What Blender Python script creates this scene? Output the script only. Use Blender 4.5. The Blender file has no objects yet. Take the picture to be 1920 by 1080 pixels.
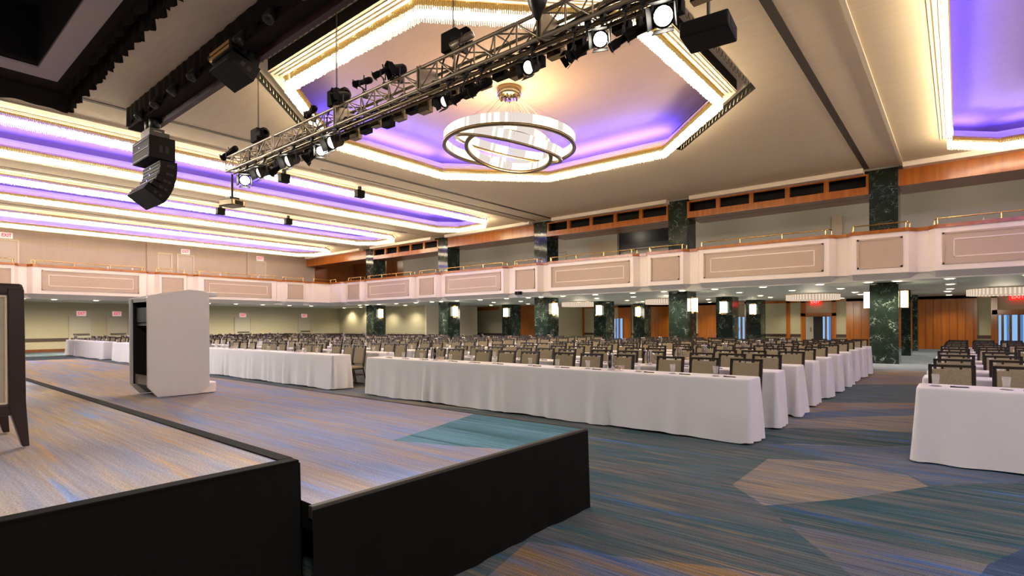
import bpy, bmesh, math, random
from mathutils import Vector, Matrix
random.seed(7)
SC = bpy.context.scene
C = SC.collection
PI = math.pi

# ------------------------------------------------------------------ helpers
class MB:
    """collects shapes and links them as ONE mesh object"""
    def __init__(self): self.v = []; self.f = []; self.mi = []; self.m = 0; self.sm = set()
    def add(self, vs, fs, smooth=False):
        b = len(self.v); self.v += [tuple(p) for p in vs]
        for f in fs:
            if smooth: self.sm.add(len(self.f))
            self.f.append(tuple(b + i for i in f)); self.mi.append(self.m)
    def box(self, x0, x1, y0, y1, z0, z1, M=None):
        vs = [Vector((x, y, z)) for z in (z0, z1) for (x, y) in ((x0, y0), (x1, y0), (x1, y1), (x0, y1))]
        if M: vs = [M @ p for p in vs]
        self.add(vs, [(3, 2, 1, 0), (4, 5, 6, 7), (0, 1, 5, 4), (1, 2, 6, 5), (2, 3, 7, 6), (3, 0, 4, 7)])
    def quad(self, a, b, c, d): self.add([a, b, c, d], [(0, 1, 2, 3)])
    def prism(self, poly, z0, z1, M=None):
        n = len(poly)
        vs = [Vector((x, y, z0)) for x, y in poly] + [Vector((x, y, z1)) for x, y in poly]
        if M: vs = [M @ p for p in vs]
        self.add(vs, [tuple(range(n - 1, -1, -1)), tuple(range(n, 2 * n))] + [(i, (i + 1) % n, n + (i + 1) % n, n + i) for i in range(n)])
    def tube(self, p0, p1, r, n=6, r1=None, caps=True):
        p0, p1 = Vector(p0), Vector(p1); d = (p1 - p0)
        if d.length < 1e-6: return
        d.normalize(); u = d.orthogonal().normalized(); w = d.cross(u); r1 = r if r1 is None else r1
        vs = [p0 + (u * math.cos(2 * PI * i / n) + w * math.sin(2 * PI * i / n)) * r for i in range(n)]
        vs += [p1 + (u * math.cos(2 * PI * i / n) + w * math.sin(2 * PI * i / n)) * r1 for i in range(n)]
        fs = [(i, (i + 1) % n, n + (i + 1) % n, n + i) for i in range(n)]
        self.add(vs, fs, n > 5)
        if caps: self.add(vs, [tuple(range(n - 1, -1, -1)), tuple(range(n, 2 * n))])
    def path(self, pts, r, n=6):
        for a, b in zip(pts, pts[1:]): self.tube(a, b, r, n)
    def lathe(self, prof, M=None, n=16, smooth=True):
        """prof: (radius, z) pairs; revolved about local z"""
        vs = []; k = len(prof)
        for r, z in prof:
            for i in range(n):
                p = Vector((r * math.cos(2 * PI * i / n), r * math.sin(2 * PI * i / n), z)); vs.append(M @ p if M else p)
        fs = [(j * n + i, j * n + (i + 1) % n, (j + 1) * n + (i + 1) % n, (j + 1) * n + i) for j in range(k - 1) for i in range(n)]
        self.add(vs, fs, smooth)
    def disc(self, r, M, n=20):
        self.add([M @ Vector((r * math.cos(2 * PI * i / n), r * math.sin(2 * PI * i / n), 0)) for i in range(n)], [tuple(range(n))])
    def build(self, name, mats, parent=None, bevel=0):
        me = bpy.data.meshes.new(name)
        o = Vector((0, 0, 0)) if parent is None else wloc(parent)
        me.from_pydata([(x - o.x, y - o.y, z - o.z) for x, y, z in self.v], [], self.f)
        for m in (mats if isinstance(mats, (list, tuple)) else [mats]): me.materials.append(m)
        me.polygons.foreach_set('material_index', self.mi)
        if self.sm: me.polygons.foreach_set('use_smooth', [i in self.sm for i in range(len(self.f))])
        me.update()
        ob = bpy.data.objects.new(name, me); C.objects.link(ob)
        if parent is not None: ob.parent = parent
        if bevel:
            b = ob.modifiers.new('b', 'BEVEL'); b.width = bevel; b.segments = 2; b.limit_method = 'ANGLE'
        return ob
def wloc(o):
    p = Vector(o.location)
    while o.parent is not None: o = o.parent; p = p + Vector(o.location)
    return p
def props(o, label=None, cat=None, group=None, kind=None):
    if label: o['label'] = label
    if cat: o['category'] = cat
    if group: o['group'] = group
    if kind: o['kind'] = kind
    return o
def thing(name, label, cat, loc=(0, 0, 0), group=None, kind=None):
    o = bpy.data.objects.new(name, None); o.empty_display_size = .1; C.objects.link(o); o.location = loc
    return props(o, label, cat, group, kind)
def dup(root, loc, rotz=0, label=None, group=None):
    r = root.copy(); C.objects.link(r); r.location = loc; r.rotation_euler = (0, 0, rotz)
    if label: r['label'] = label
    if group: r['group'] = group
    for ch in root.children:
        c = ch.copy(); C.objects.link(c); c.parent = r
        for g in ch.children:
            d = g.copy(); C.objects.link(d); d.parent = c
    return r
def struct(mb, name, mats, label=None, cat=None, bevel=0):
    o = mb.build(name, mats, None, bevel); o['kind'] = 'structure'
    if label: props(o, label, cat)
    return o
def aim(d, loc=(0, 0, 0)):
    """matrix whose local +z points along d"""
    return Matrix.Translation(Vector(loc)) @ Vector(d).normalized().to_track_quat('Z', 'Y').to_matrix().to_4x4()
ORD = 'first second third fourth fifth sixth seventh eighth ninth tenth eleventh twelfth thirteenth fourteenth fifteenth sixteenth'.split()

# camera projection, only used to sort repeats by how large they show
CF, CT, CR, CY, CH = 1012.0, math.radians(39.6), -0.005, 608.5, 1.4
def P(x, y, z):
    F = -x * math.sin(CT) + y * math.cos(CT); R = x * math.cos(CT) + y * math.sin(CT)
    if F < .1: return None
    a = CF * R / F; b = -CF * (z - CH) / F
    return (960 + a * math.cos(CR) - b * math.sin(CR), CY + a * math.sin(CR) + b * math.cos(CR), F)
def ray(x, y):
    a, b = x - 960, y - CY
    a, b = a * math.cos(CR) + b * math.sin(CR), -a * math.sin(CR) + b * math.cos(CR)
    r, u = a / CF, -b / CF
    return (-math.sin(CT) + r * math.cos(CT), math.cos(CT) + r * math.sin(CT), u)
def onZ(x, y, z):
    d = ray(x, y); s = (z - CH) / d[2]; return (s * d[0], s * d[1])
def xat(px, Y):
    d = ray(px, 605); return d[0] / d[1] * Y

# ------------------------------------------------------------------ materials
def lin(c): return tuple((v / 12.92 if v <= .04045 else ((v + .055) / 1.055) ** 2.4) for v in (x / 255 for x in c))
def mat(name, col, rough=.6, metal=0, spec=.5, bump=None, noise=None, emit=None, sample=True, coat=0):
    m = bpy.data.materials.new(name); m.use_nodes = True
    nt = m.node_tree; b = nt.nodes['Principled BSDF']
    b.inputs['Base Color'].default_value = (*col, 1); b.inputs['Roughness'].default_value = rough
    b.inputs['Metallic'].default_value = metal; b.inputs['Specular IOR Level'].default_value = spec
    b.inputs['Coat Weight'].default_value = coat
    if emit: b.inputs['Emission Color'].default_value = (*emit[0], 1); b.inputs['Emission Strength'].default_value = emit[1]
    if not sample: m.cycles.emission_sampling = 'NONE'
    if noise:                          # noise = (scale xyz, amount, second colour)
        g = nt.nodes.new('ShaderNodeNewGeometry'); mp = nt.nodes.new('ShaderNodeMapping'); mp.inputs['Scale'].default_value = noise[0]
        n = nt.nodes.new('ShaderNodeTexNoise'); n.inputs['Scale'].default_value = 1; n.inputs['Detail'].default_value = 3
        r = nt.nodes.new('ShaderNodeValToRGB'); r.color_ramp.elements[0].position = .5 - noise[1]; r.color_ramp.elements[1].position = .5 + noise[1]
        r.color_ramp.elements[0].color = (*col, 1); r.color_ramp.elements[1].color = (*noise[2], 1)
        nt.links.new(g.outputs['Position'], mp.inputs[0]); nt.links.new(mp.outputs[0], n.inputs['Vector'])
        nt.links.new(n.outputs['Fac'], r.inputs[0]); nt.links.new(r.outputs[0], b.inputs['Base Color'])
        if bump:
            bp = nt.nodes.new('ShaderNodeBump'); bp.inputs['Strength'].default_value = bump; bp.inputs['Distance'].default_value = .01
            nt.links.new(n.outputs['Fac'], bp.inputs['Height']); nt.links.new(bp.outputs[0], b.inputs['Normal'])
    return m
def emat(name, col, s, sample=False):
    m = bpy.data.materials.new(name); m.use_nodes = True; nt = m.node_tree
    nt.nodes.remove(nt.nodes['Principled BSDF']); e = nt.nodes.new('ShaderNodeEmission')
    e.inputs[0].default_value = (*col, 1); e.inputs[1].default_value = s
    nt.links.new(e.outputs[0], nt.nodes['Material Output'].inputs[0])
    m.cycles.emission_sampling = 'AUTO' if sample else 'NONE'
    return m
def marble():
    m = bpy.data.materials.new('green_marble'); m.use_nodes = True; nt = m.node_tree; b = nt.nodes['Principled BSDF']
    N = lambda t: nt.nodes.new(t)
    g = N('ShaderNodeNewGeometry'); n1 = N('ShaderNodeTexNoise'); n1.inputs['Scale'].default_value = 2.2; n1.inputs['Detail'].default_value = 5
    ad = N('ShaderNodeMixRGB'); ad.blend_type = 'ADD'; ad.inputs[0].default_value = .9
    nt.links.new(g.outputs['Position'], n1.inputs['Vector']); nt.links.new(g.outputs['Position'], ad.inputs[1]); nt.links.new(n1.outputs['Color'], ad.inputs[2])
    out = None
    for sc, w in ((2.3, .016), (6.5, .035)):
        v = N('ShaderNodeTexVoronoi'); v.feature = 'DISTANCE_TO_EDGE'; v.inputs['Scale'].default_value = sc
        nt.links.new(ad.outputs[0], v.inputs['Vector'])
        r = N('ShaderNodeValToRGB'); r.color_ramp.elements[0].position = 0; r.color_ramp.elements[1].position = w
        r.color_ramp.elements[0].color = (1, 1, 1, 1); r.color_ramp.elements[1].color = (0, 0, 0, 1); nt.links.new(v.outputs['Distance'], r.inputs[0])
        if out is None: out = r.outputs[0]
        else:
            mx = N('ShaderNodeMixRGB'); mx.blend_type = 'ADD'; mx.inputs[0].default_value = .45; nt.links.new(out, mx.inputs[1]); nt.links.new(r.outputs[0], mx.inputs[2]); out = mx.outputs[0]
    n2 = N('ShaderNodeTexNoise'); n2.inputs['Scale'].default_value = 3.1; n2.inputs['Detail'].default_value = 4; nt.links.new(g.outputs['Position'], n2.inputs['Vector'])
    br = N('ShaderNodeValToRGB'); br.color_ramp.elements[0].position = .47; br.color_ramp.elements[1].position = .66; nt.links.new(n2.outputs['Fac'], br.inputs[0])
    mu = N('ShaderNodeMath'); mu.operation = 'MULTIPLY'; nt.links.new(out, mu.inputs[0]); nt.links.new(br.outputs[0], mu.inputs[1])
    base = N('ShaderNodeMixRGB'); base.inputs[1].default_value = (.007, .010, .009, 1); base.inputs[2].default_value = (.020, .034, .026, 1)
    n3 = N('ShaderNodeTexNoise'); n3.inputs['Scale'].default_value = 6; n3.inputs['Detail'].default_value = 6; nt.links.new(g.outputs['Position'], n3.inputs['Vector'])
    nt.links.new(n3.outputs['Fac'], base.inputs[0])
    fin = N('ShaderNodeMixRGB'); fin.inputs[2].default_value = (.45, .55, .48, 1); nt.links.new(mu.outputs[0], fin.inputs[0]); nt.links.new(base.outputs[0], fin.inputs[1])
    nt.links.new(fin.outputs[0], b.inputs['Base Color']); b.inputs['Roughness'].default_value = .09; b.inputs['Specular IOR Level'].default_value = .32
    return m
def wood(name, a, b_, rough=.28, sc=(9, 9, .5)):
    m = mat(name, a, rough, spec=.5, noise=(sc, .22, b_)); return m
def carpet(name):
    """streaked carpet: two tones per woven facet (colour attributes), streaks along x, gold flecks"""
    m = bpy.data.materials.new(name); m.use_nodes = True; nt = m.node_tree; b = nt.nodes['Principled BSDF']
    N = lambda t: nt.nodes.new(t); L = nt.links.new
    a1 = N('ShaderNodeVertexColor'); a1.layer_name = 'tone_a'; a2 = N('ShaderNodeVertexColor'); a2.layer_name = 'tone_b'
    a3 = N('ShaderNodeVertexColor'); a3.layer_name = 'tone_c'
    g = N('ShaderNodeNewGeometry')
    def streak(s, lo, hi, det=6, rot=.03):
        mp = N('ShaderNodeMapping'); mp.inputs['Scale'].default_value = s; mp.inputs['Rotation'].default_value = (0, 0, rot)
        n = N('ShaderNodeTexNoise'); n.inputs['Scale'].default_value = 1; n.inputs['Detail'].default_value = det; n.inputs['Roughness'].default_value = .6
        r = N('ShaderNodeMapRange'); r.inputs['From Min'].default_value = lo; r.inputs['From Max'].default_value = hi
        L(g.outputs['Position'], mp.inputs[0]); L(mp.outputs[0], n.inputs['Vector']); L(n.outputs['Fac'], r.inputs['Value']); return r.outputs[0]
    m1 = N('ShaderNodeMixRGB'); L(streak((.55, 7, 1), .40, .62), m1.inputs[0]); L(a1.outputs[0], m1.inputs[1]); L(a2.outputs[0], m1.inputs[2])
    m2 = N('ShaderNodeMixRGB'); L(streak((.8, 17, 1), .56, .70), m2.inputs[0]); L(m1.outputs[0], m2.inputs[1]); L(a3.outputs[0], m2.inputs[2])
    m4 = N('ShaderNodeMixRGB'); m4.inputs[2].default_value = (*(lin((74, 112, 168)) if name == 'ballroom_carpet' else lin((126, 152, 204))), 1); q4 = streak((.4, 5.5, 1), .60, .68, 4, -.02)
    mq = N('ShaderNodeMath'); mq.operation = 'MULTIPLY'; mq.inputs[1].default_value = .85; L(q4, mq.inputs[0]); L(mq.outputs[0], m4.inputs[0]); L(m2.outputs[0], m4.inputs[1])
    m5 = N('ShaderNodeMixRGB'); m5.blend_type = 'MULTIPLY'; m5.inputs[0].default_value = 1 if name == 'ballroom_carpet' else .4; L(m4.outputs[0], m5.inputs[1])
    f5 = N('ShaderNodeMapRange'); f5.inputs['To Min'].default_value = .55; f5.inputs['To Max'].default_value = 1.3; L(streak((1.6, 55, 1), .3, .7, 3), f5.inputs['Value']); L(f5.outputs[0], m5.inputs[2]); m2 = m5
    n = N('ShaderNodeTexNoise'); n.inputs['Scale'].default_value = 130; n.inputs['Detail'].default_value = 2; L(g.outputs['Position'], n.inputs['Vector'])
    r = N('ShaderNodeMapRange'); r.inputs['From Min'].default_value = .3; r.inputs['From Max'].default_value = .7; r.inputs['To Min'].default_value = .72; r.inputs['To Max'].default_value = 1.25; L(n.outputs['Fac'], r.inputs['Value'])
    m3 = N('ShaderNodeMixRGB'); m3.blend_type = 'MULTIPLY'; m3.inputs[0].default_value = 1; L(m2.outputs[0], m3.inputs[1]); L(r.outputs[0], m3.inputs[2])
    L(m3.outputs[0], b.inputs['Base Color']); b.inputs['Roughness'].default_value = .95; b.inputs['Specular IOR Level'].default_value = .1
    return m

M = {}
M['ceil'] = mat('ceiling_vinyl', (.74, .63, .46), .7, noise=((1.5, 18, 1), .3, (.66, .555, .40)))
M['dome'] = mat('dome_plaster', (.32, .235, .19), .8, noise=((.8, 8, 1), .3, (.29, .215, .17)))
M['cream'] = mat('cream_paint', (.74, .66, .52), .5)
M['white'] = mat('warm_white_paint', (.88, .79, .69), .45)
M['taupe'] = mat('taupe_wallcovering', (.55, .43, .32), .8, noise=((3, 3, 30), .3, (.50, .385, .285)))
M['rosewall'] = mat('rose_beige_wallcovering', (.385, .305, .245), .8, noise=((8, 8, 1), .3, (.35, .28, .22)))
M['olive'] = mat('olive_wallcovering', (.48, .44, .30), .8, noise=((2, 2, 30), .3, (.44, .405, .27)))
M['grey'] = mat('grey_wallcovering', (.36, .34, .30), .8, noise=((2, 2, 24), .3, (.33, .31, .27)))
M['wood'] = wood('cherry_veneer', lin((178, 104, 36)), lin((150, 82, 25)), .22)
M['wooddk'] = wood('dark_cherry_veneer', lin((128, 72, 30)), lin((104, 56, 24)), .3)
M['rail'] = mat('dark_chair_rail', (.05, .028, .018), .4)
M['brass'] = mat('polished_brass', (.78, .52, .18), .18, 1)
M['bronze'] = mat('dark_bronze', (.20, .16, .10), .25, 1)
M['marble'] = marble()
M['black'] = mat('black_metal', (.012, .012, .013), .45)
M['blackbox'] = mat('charcoal_cabinet', (.006, .0052, .0048), .7, spec=.15, noise=((60, 60, 60), .3, (.0045, .004, .0036)))
M['drape'] = mat('black_velour', (.022, .017, .015), .95, spec=.15)
M['skirt'] = mat('black_stage_skirt', (.0035, .0035, .003), .7, spec=.12)
M['edge'] = mat('black_edge_strip', (.005, .0045, .004), .85, spec=.06)
M['edgegrey'] = mat('worn_edge_strip', (.055, .05, .042), .7, spec=.2)
M['bag'] = mat('glossy_black_bag', (.012, .011, .011), .3)
M['alu'] = mat('dull_aluminium', (.38, .33, .24), .4, .8)
M['silver'] = mat('satin_silver_laminate', (.74, .73, .70), .3, .3, noise=((1.2, 1.2, 1.2), .4, (.68, .67, .65)))
M['steelw'] = mat('mirror_steel', (.62, .60, .60), .14, 1)
M['cloth'] = mat('white_tablecloth', (.69, .705, .74), .85, spec=.2, noise=((40, 40, 40), .4, (.665, .68, .715)))
M['chairf'] = mat('olive_taupe_upholstery', (.285, .245, .16), .85, spec=.2, noise=((70, 70, 70), .25, (.20, .17, .11)))
M['chairm'] = mat('dark_brown_frame', (.012, .0075, .0055), .5, spec=.3)
M['darkwood'] = mat('espresso_wood', (.018, .010, .008), .28, spec=.6)
M['armfab'] = mat('beige_upholstery', (.40, .34, .26), .85, noise=((60, 60, 60), .3, (.34, .29, .22)))
M['piping'] = mat('pale_piping', (.6, .52, .40), .7)
M['glass'] = mat('clear_tumbler', (.75, .75, .75), .08, spec=.8)
M['glass'].node_tree.nodes['Principled BSDF'].inputs['Alpha'].default_value = .2
M['pen'] = mat('black_pen', (.015, .015, .017), .4)
M['candy'] = mat('red_candies', (.45, .05, .07), .5, noise=((60, 60, 60), .1, (.8, .45, .2)))
M['door'] = mat('painted_door', (.38, .315, .25), .5)
M['doorol'] = mat('olive_door', (.46, .44, .33), .5)
M['frame'] = mat('door_frame_paint', (.46, .39, .31), .5)
M['steel'] = mat('panic_bar_steel', (.12, .11, .09), .4, .6)
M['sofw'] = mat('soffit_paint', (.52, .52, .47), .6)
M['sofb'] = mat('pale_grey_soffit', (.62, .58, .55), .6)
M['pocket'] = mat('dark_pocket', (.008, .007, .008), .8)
M['winedark'] = mat('wine_dark_board', (.035, .010, .010), .5)
M['framew'] = mat('grey_white_frame', (.42, .36, .36), .6)
M['booth'] = mat('booth_glass', (.012, .012, .02), .35, spec=.4)
M['vent'] = mat('dark_vent', (.05, .04, .028), .6)
M['exitface'] = mat('exit_face', (.8, .68, .66), .5, emit=((1, .82, .80), .10), sample=False)
M['exitred'] = mat('exit_red', (.5, .01, .02), .5, emit=((1, .02, .05), .22), sample=False)
M['exitglow'] = emat('exit_glow', (1, .012, .008), .9, True)
WARM = (1, .84, .60)
M['lamp'] = emat('crystal_lamp_core', (1, .78, .47), 18, True)
M['strand'] = emat('lit_crystal', (1, .84, .56), 1.0)
M['amber'] = emat('amber_crystal', (1, .60, .17), .17)
M['bulb'] = emat('bulb', (1, .93, .80), 30)
M['down'] = emat('downlight_glow', (1, .86, .58), 9)
M['sconceg'] = emat('sconce_glass', (1, .90, .66), 4, True)
M['drum'] = emat('drum_crystal', (1, .80, .62), .30)
M['drumb'] = emat('drum_crystal_dim', (1, .76, .56), .19)
M['ringa'] = emat('ring_crystal', (1, .86, .56), .62, True)
M['ringb'] = emat('ring_crystal_clear', (.95, .84, .76), .3)
M['lens'] = emat('lit_lens', (1, .94, .80), 22)
M['lensdim'] = emat('dim_lens', (1, .95, .80), 1.2)
M['led'] = emat('blue_led', (.10, .18, 1), 12)
M['day'] = emat('daylit_curtain', (.33, .62, 1), .28, True)
M['day2'] = emat('daylit_curtain_fold', (.16, .34, .75), .2)
M['carpet'] = carpet('ballroom_carpet'); M['deckcarpet'] = carpet('stage_carpet')

# ------------------------------------------------------------------ camera
cam = bpy.data.objects.new('camera', bpy.data.cameras.new('camera')); C.objects.link(cam)
cam.data.sensor_width = 36; cam.data.lens = CF / 1920 * 36; cam.data.sensor_fit = 'HORIZONTAL'
cam.data.shift_y = (CY - 540) / 1920; cam.data.clip_start = .05; cam.data.clip_end = 200
fw = Vector((-math.sin(CT), math.cos(CT), 0)); rt = Vector((math.cos(CT), math.sin(CT), 0)); up = Vector((0, 0, 1))
cx = rt * math.cos(CR) + up * math.sin(CR); cyv = -rt * math.sin(CR) + up * math.cos(CR)
cam.matrix_world = Matrix(((cx.x, cyv.x, -fw.x, 0), (cx.y, cyv.y, -fw.y, 0), (cx.z, cyv.z, -fw.z, CH), (0, 0, 0, 1)))
SC.camera = cam

# ------------------------------------------------------------------ lights
def alight(name, loc, d, sx, sy, col, e, spread=PI):
    l = bpy.data.lights.new(name, 'AREA'); l.shape = 'RECTANGLE'; l.size = sx; l.size_y = sy; l.color = col; l.energy = e; l.spread = spread
    o = bpy.data.objects.new(name, l); C.objects.link(o); o.location = loc
    return o
def spot(name, loc, tgt, e, col, ang, blend=.5, r=.06):
    l = bpy.data.lights.new(name, 'SPOT'); l.energy = e; l.color = col; l.spot_size = ang; l.spot_blend = blend; l.shadow_soft_size = r
    o = bpy.data.objects.new(name, l); C.objects.link(o); o.location = loc
    o.rotation_euler = (Vector(tgt) - Vector(loc)).to_track_quat('-Z', 'Y').to_euler(); return o
def point(name, loc, e, col, r=.1):
    l = bpy.data.lights.new(name, 'POINT'); l.energy = e; l.color = col; l.shadow_soft_size = r
    o = bpy.data.objects.new(name, l); C.objects.link(o); o.location = loc; return o

# ------------------------------------------------------------------ carpet with woven facets
TONES = {  # sRGB triples: main, streak, fleck
 'tan': ((146, 138, 122), (112, 118, 128), (160, 142, 108)),
 'teal': ((52, 90, 98), (104, 108, 108), (40, 72, 84)),
 'blue': ((76, 106, 138), (112, 112, 118), (70, 118, 152)),
 'violet': ((94, 108, 132), (120, 120, 114), (80, 114, 156)),
 'slate': ((98, 104, 108), (66, 98, 108), (140, 126, 104)),
 'gold': ((146, 124, 88), (104, 118, 146), (166, 132, 76)),
 'navy': ((52, 72, 106), (66, 88, 116), (88, 104, 138)),
 'decktan': ((172, 154, 138), (146, 148, 168), (186, 154, 118)),
 'deckgold': ((176, 156, 130), (142, 150, 176), (190, 154, 106)),
 'decklilac': ((162, 150, 150), (136, 148, 190), (176, 150, 130)),
 'deckteal': ((66, 112, 124), (96, 142, 164), (52, 88, 100)),
 'deckblue': ((132, 142, 178), (156, 148, 148), (120, 144, 200))}
def facet_mesh(name, rect, z, polys, tones, extra, mt, parent=None):
    """flat carpet cut along every facet's edges; each face takes its facet's woven tones"""
    bm = bmesh.new(); x0, x1, y0, y1 = rect
    bm.faces.new([bm.verts.new(p) for p in ((x0, y0, z), (x1, y0, z), (x1, y1, z), (x0, y1, z))])
    lines = []
    for _, pl in polys:
        for a, b in zip(pl, pl[1:] + pl[:1]): lines.append((a, b))
    lines += extra
    for a, b in lines:
        n = Vector((-(b[1] - a[1]), b[0] - a[0], 0))
        if n.length < 1e-4: continue
        bmesh.ops.bisect_plane(bm, geom=bm.verts[:] + bm.edges[:] + bm.faces[:], plane_co=(a[0], a[1], z), plane_no=n.normalized(), dist=1e-4)
    la = [bm.loops.layers.float_color.new(k) for k in ('tone_a', 'tone_b', 'tone_c')]
    def inside(p, pl):
        r = False
        for a, b in zip(pl, pl[1:] + pl[:1]):
            if (a[1] > p.y) != (b[1] > p.y) and p.x < (b[0] - a[0]) * (p.y - a[1]) / (b[1] - a[1]) + a[0]: r = not r
        return r
    for f in bm.faces:
        c = f.calc_center_median(); t = None
        for tn, pl in polys:
            if inside(c, pl): t = tn; break
        if t is None:      # which side of the extra lines: same code, same tone
            code = 0
            for i, (a, b) in enumerate(extra):
                if (b[0] - a[0]) * (c.y - a[1]) - (b[1] - a[1]) * (c.x - a[0]) > 0: code += (i * 7 + 3)
            t = tones[code % len(tones)]
        for l in f.loops:
            for k in range(3): l[la[k]] = (*lin(TONES[t][k]), 1)
    me = bpy.data.meshes.new(name); bm.to_mesh(me); bm.free(); me.materials.append(mt)
    o = bpy.data.objects.new(name, me); C.objects.link(o)
    if parent is not None: o.parent = parent
    return o
def fl(*pts): return [onZ(x, y, 0) for x, y in pts]
polys = [
 ('tan', fl((1373, 909), (1433, 948), (1590, 935), (1741, 912), (1700, 890), (1560, 864), (1440, 860))),
 ('violet', fl((1472, 980), (1852, 1059), (1838, 1079), (1760, 1180), (1600, 1082))),
 ('teal', fl((1433, 948), (1590, 935), (1741, 912), (2100, 900), (2300, 1100), (1920, 1028), (1852, 1059), (1472, 980))),
 ('navy', fl((1852, 1059), (1920, 1028), (2300, 1100), (1760, 1180))),
 ('gold', fl((990, 1015), (1150, 1042), (1300, 1058), (1484, 1080), (1500, 1200), (800, 1180))),
 ('tan', fl((1432, 802), (1560, 803), (1719, 811), (1719, 779), (1580, 782), (1484, 787))),
 ('blue', fl((1484, 787), (1580, 782), (1719, 779), (1719, 765), (1560, 770), (1500, 775))),
 ('teal', fl((1100, 812), (1180, 806), (1432, 802), (1560, 803), (1760, 812), (1900, 830), (1650, 838), (1430, 830), (1200, 820))),
 ('blue', fl((1430, 832), (1650, 838), (1900, 835), (2000, 890), (1900, 905), (1741, 908), (1700, 888), (1560, 862))),
]
extra = [((-3, 10), (2, 13.5)), ((-12, 8.6), (6, 10.4)), ((-40, 3), (-6, 6.4)), ((-20, 4), (-8, 5.2)), ((-14, 2), (-9, 9)), ((-30, 8), (-18, 3)), ((0, 16), (8, 23)), ((-5, 19), (4, 20.5))]
floor = facet_mesh('floor', (-40, 12, -16, 36.2), 0, polys, ['slate', 'tan', 'slate', 'blue', 'violet', 'gold'], extra, M['carpet'])
floor['kind'] = 'structure'

# ------------------------------------------------------------------ room shell
ZC = 6.7
XW = -39.3          # far wall
mb = MB(); mb.box(XW - .3, XW, -16, 23.0, 3.4, ZC + .1)
for y0, y1 in ((11.5, 12.1), (17.7, 18.3)): mb.box(XW - .01, XW + .10, y0, y1, 3.4, ZC)
struct(mb, 'wall_back', M['rosewall'])
mb = MB(); mb.box(XW - .3, XW + .3, -16, 25.2, -.05, 3.4); struct(mb, 'wall_back_lower', M['olive'])
XL = XW + .3
mb = MB(); mb.box(XL, XL + .04, -16, 25, .58, .76); struct(mb, 'trim_1', M['rail'])
mb = MB(); mb.box(XL, XL + .03, -16, 25, 0, .16); struct(mb, 'baseboard_back', M['wooddk'])
# wood return at the gallery's far corner
mb = MB(); mb.box(XW - .3, XW + .02, 23.0, 24.1, 3.4, ZC); mb.box(XW - 1.0, XW - .6, 24.1, 27.3, 3.4, ZC)
mb.box(XW - 1, -33.3, 27.0, 27.3, 3.4, ZC); mb.box(-36.4, -34.6, 26.4, 27.0, 3.4, ZC); struct(mb, 'wall_gallery_corner', M['wooddk'])
# walls out of sight that close the hall
mb = MB(); mb.box(-40, 12, -16.3, -16, 0, 7.8); struct(mb, 'wall_front', M['taupe'])
mb = MB(); mb.box(12, 12.3, -16.3, 36.5, 0, 7.8); struct(mb, 'wall_right', M['taupe'])
# gallery rear wall
mb = MB(); mb.box(-33.3, 12.2, 27.0, 27.3, 3.4, ZC); struct(mb, 'wall_gallery', M['grey'])
mb = MB()
for px in (1030, 1060): x = xat(px, 26.9); mb.box(x - .05, x + .05, 26.95, 27.02, 3.6, 5.75)
x0, x1 = xat(1030, 26.9), xat(1060, 26.9); mb.box(x0, x1, 26.95, 27.02, 5.7, 5.8)
x = xat(1570, 26.9); mb.box(x - .2, x + .2, 26.9, 27.02, 3.6, 6.0)
x0, x1 = xat(1105, 26.9), xat(1160, 26.9); mb.box(x0, x1, 26.9, 27.02, 3.6, 6.1)
struct(mb, 'trim_2', M['rosewall'])
mb = MB(); x0, x1 = xat(1161, 26.8), xat(1266, 26.8)
mb.box(x0, x1, 26.88, 27.02, 5.52, 6.55); wn = struct(mb, 'window_1', M['booth'])
mb = MB(); mb.box(x0 - .06, x1, 26.84, 26.95, 5.44, 5.52); mb.box(x0 - .12, x0, 26.84, 26.95, 3.6, 6.55); mb.build('window_frame', M['steel'], wn)

# under-gallery side walls
mb = MB(); mb.box(XL, -28.4, 25.0, 25.3, 0, 2.8); struct(mb, 'wall_side', M['olive'])
mb = MB(); mb.box(-28.4, -28.25, 24.9, 30, 0, 2.8); struct(mb, 'trim_3', M['cream'])
mb = MB(); mb.box(XL, -28.4, 24.96, 25.0, .58, .74); mb.box(-30.8, -25, 30.95, 31, .58, .74); mb.box(-24, 12, 35.94, 36, .58, .74); struct(mb, 'trim_4', M['rail'])
mb = MB(); mb.box(-34.5, -22.6, 31, 31.3, 0, 2.8); mb.box(-22.9, -22.6, 31, 36, 0, 2.8); struct(mb, 'wall_side_middle', M['olive'])
mb = MB(); mb.box(-24, 12.2, 36, 36.3, 0, 2.8); struct(mb, 'wall_side_far', M['olive'])
mb = MB()
def wp(p0, p1, Y, z0=0, z1=2.77): mb.box(xat(p0, Y), xat(p1, Y), Y - .10, Y + .02, z0, z1)
wp(800, 868, 31); wp(968, 1010, 31); wp(868, 936, 31, 2.5)
wp(1060, 1066, 36); wp(1088, 1096, 36); wp(1160, 1184, 36); wp(1218, 1266, 36); wp(1310, 1345, 36)
wp(1475, 1482, 36); wp(1587, 1640, 36); wp(1700, 1832, 36); wp(1858, 1870, 36); wp(1146, 1152, 36); wp(1378, 1384, 36); wp(1397, 1402, 36)
wp(1502, 1511, 36); wp(1560, 1568, 36); wp(1502, 1568, 36, 1.8, 1.98); wp(1860, 1990, 36, 1.78, 2.0); wp(1060, 1990, 36, 2.62, 2.77)
struct(mb, 'trim_5', M['wood'])
mb = MB()
for px in range(1600, 1832, 15):
    if not 1640 < px < 1700: x = xat(px, 35.9); mb.box(x - .012, x + .012, 35.89, 35.902, 0, 2.62)
struct(mb, 'trim_6', M['wooddk'])
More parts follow.
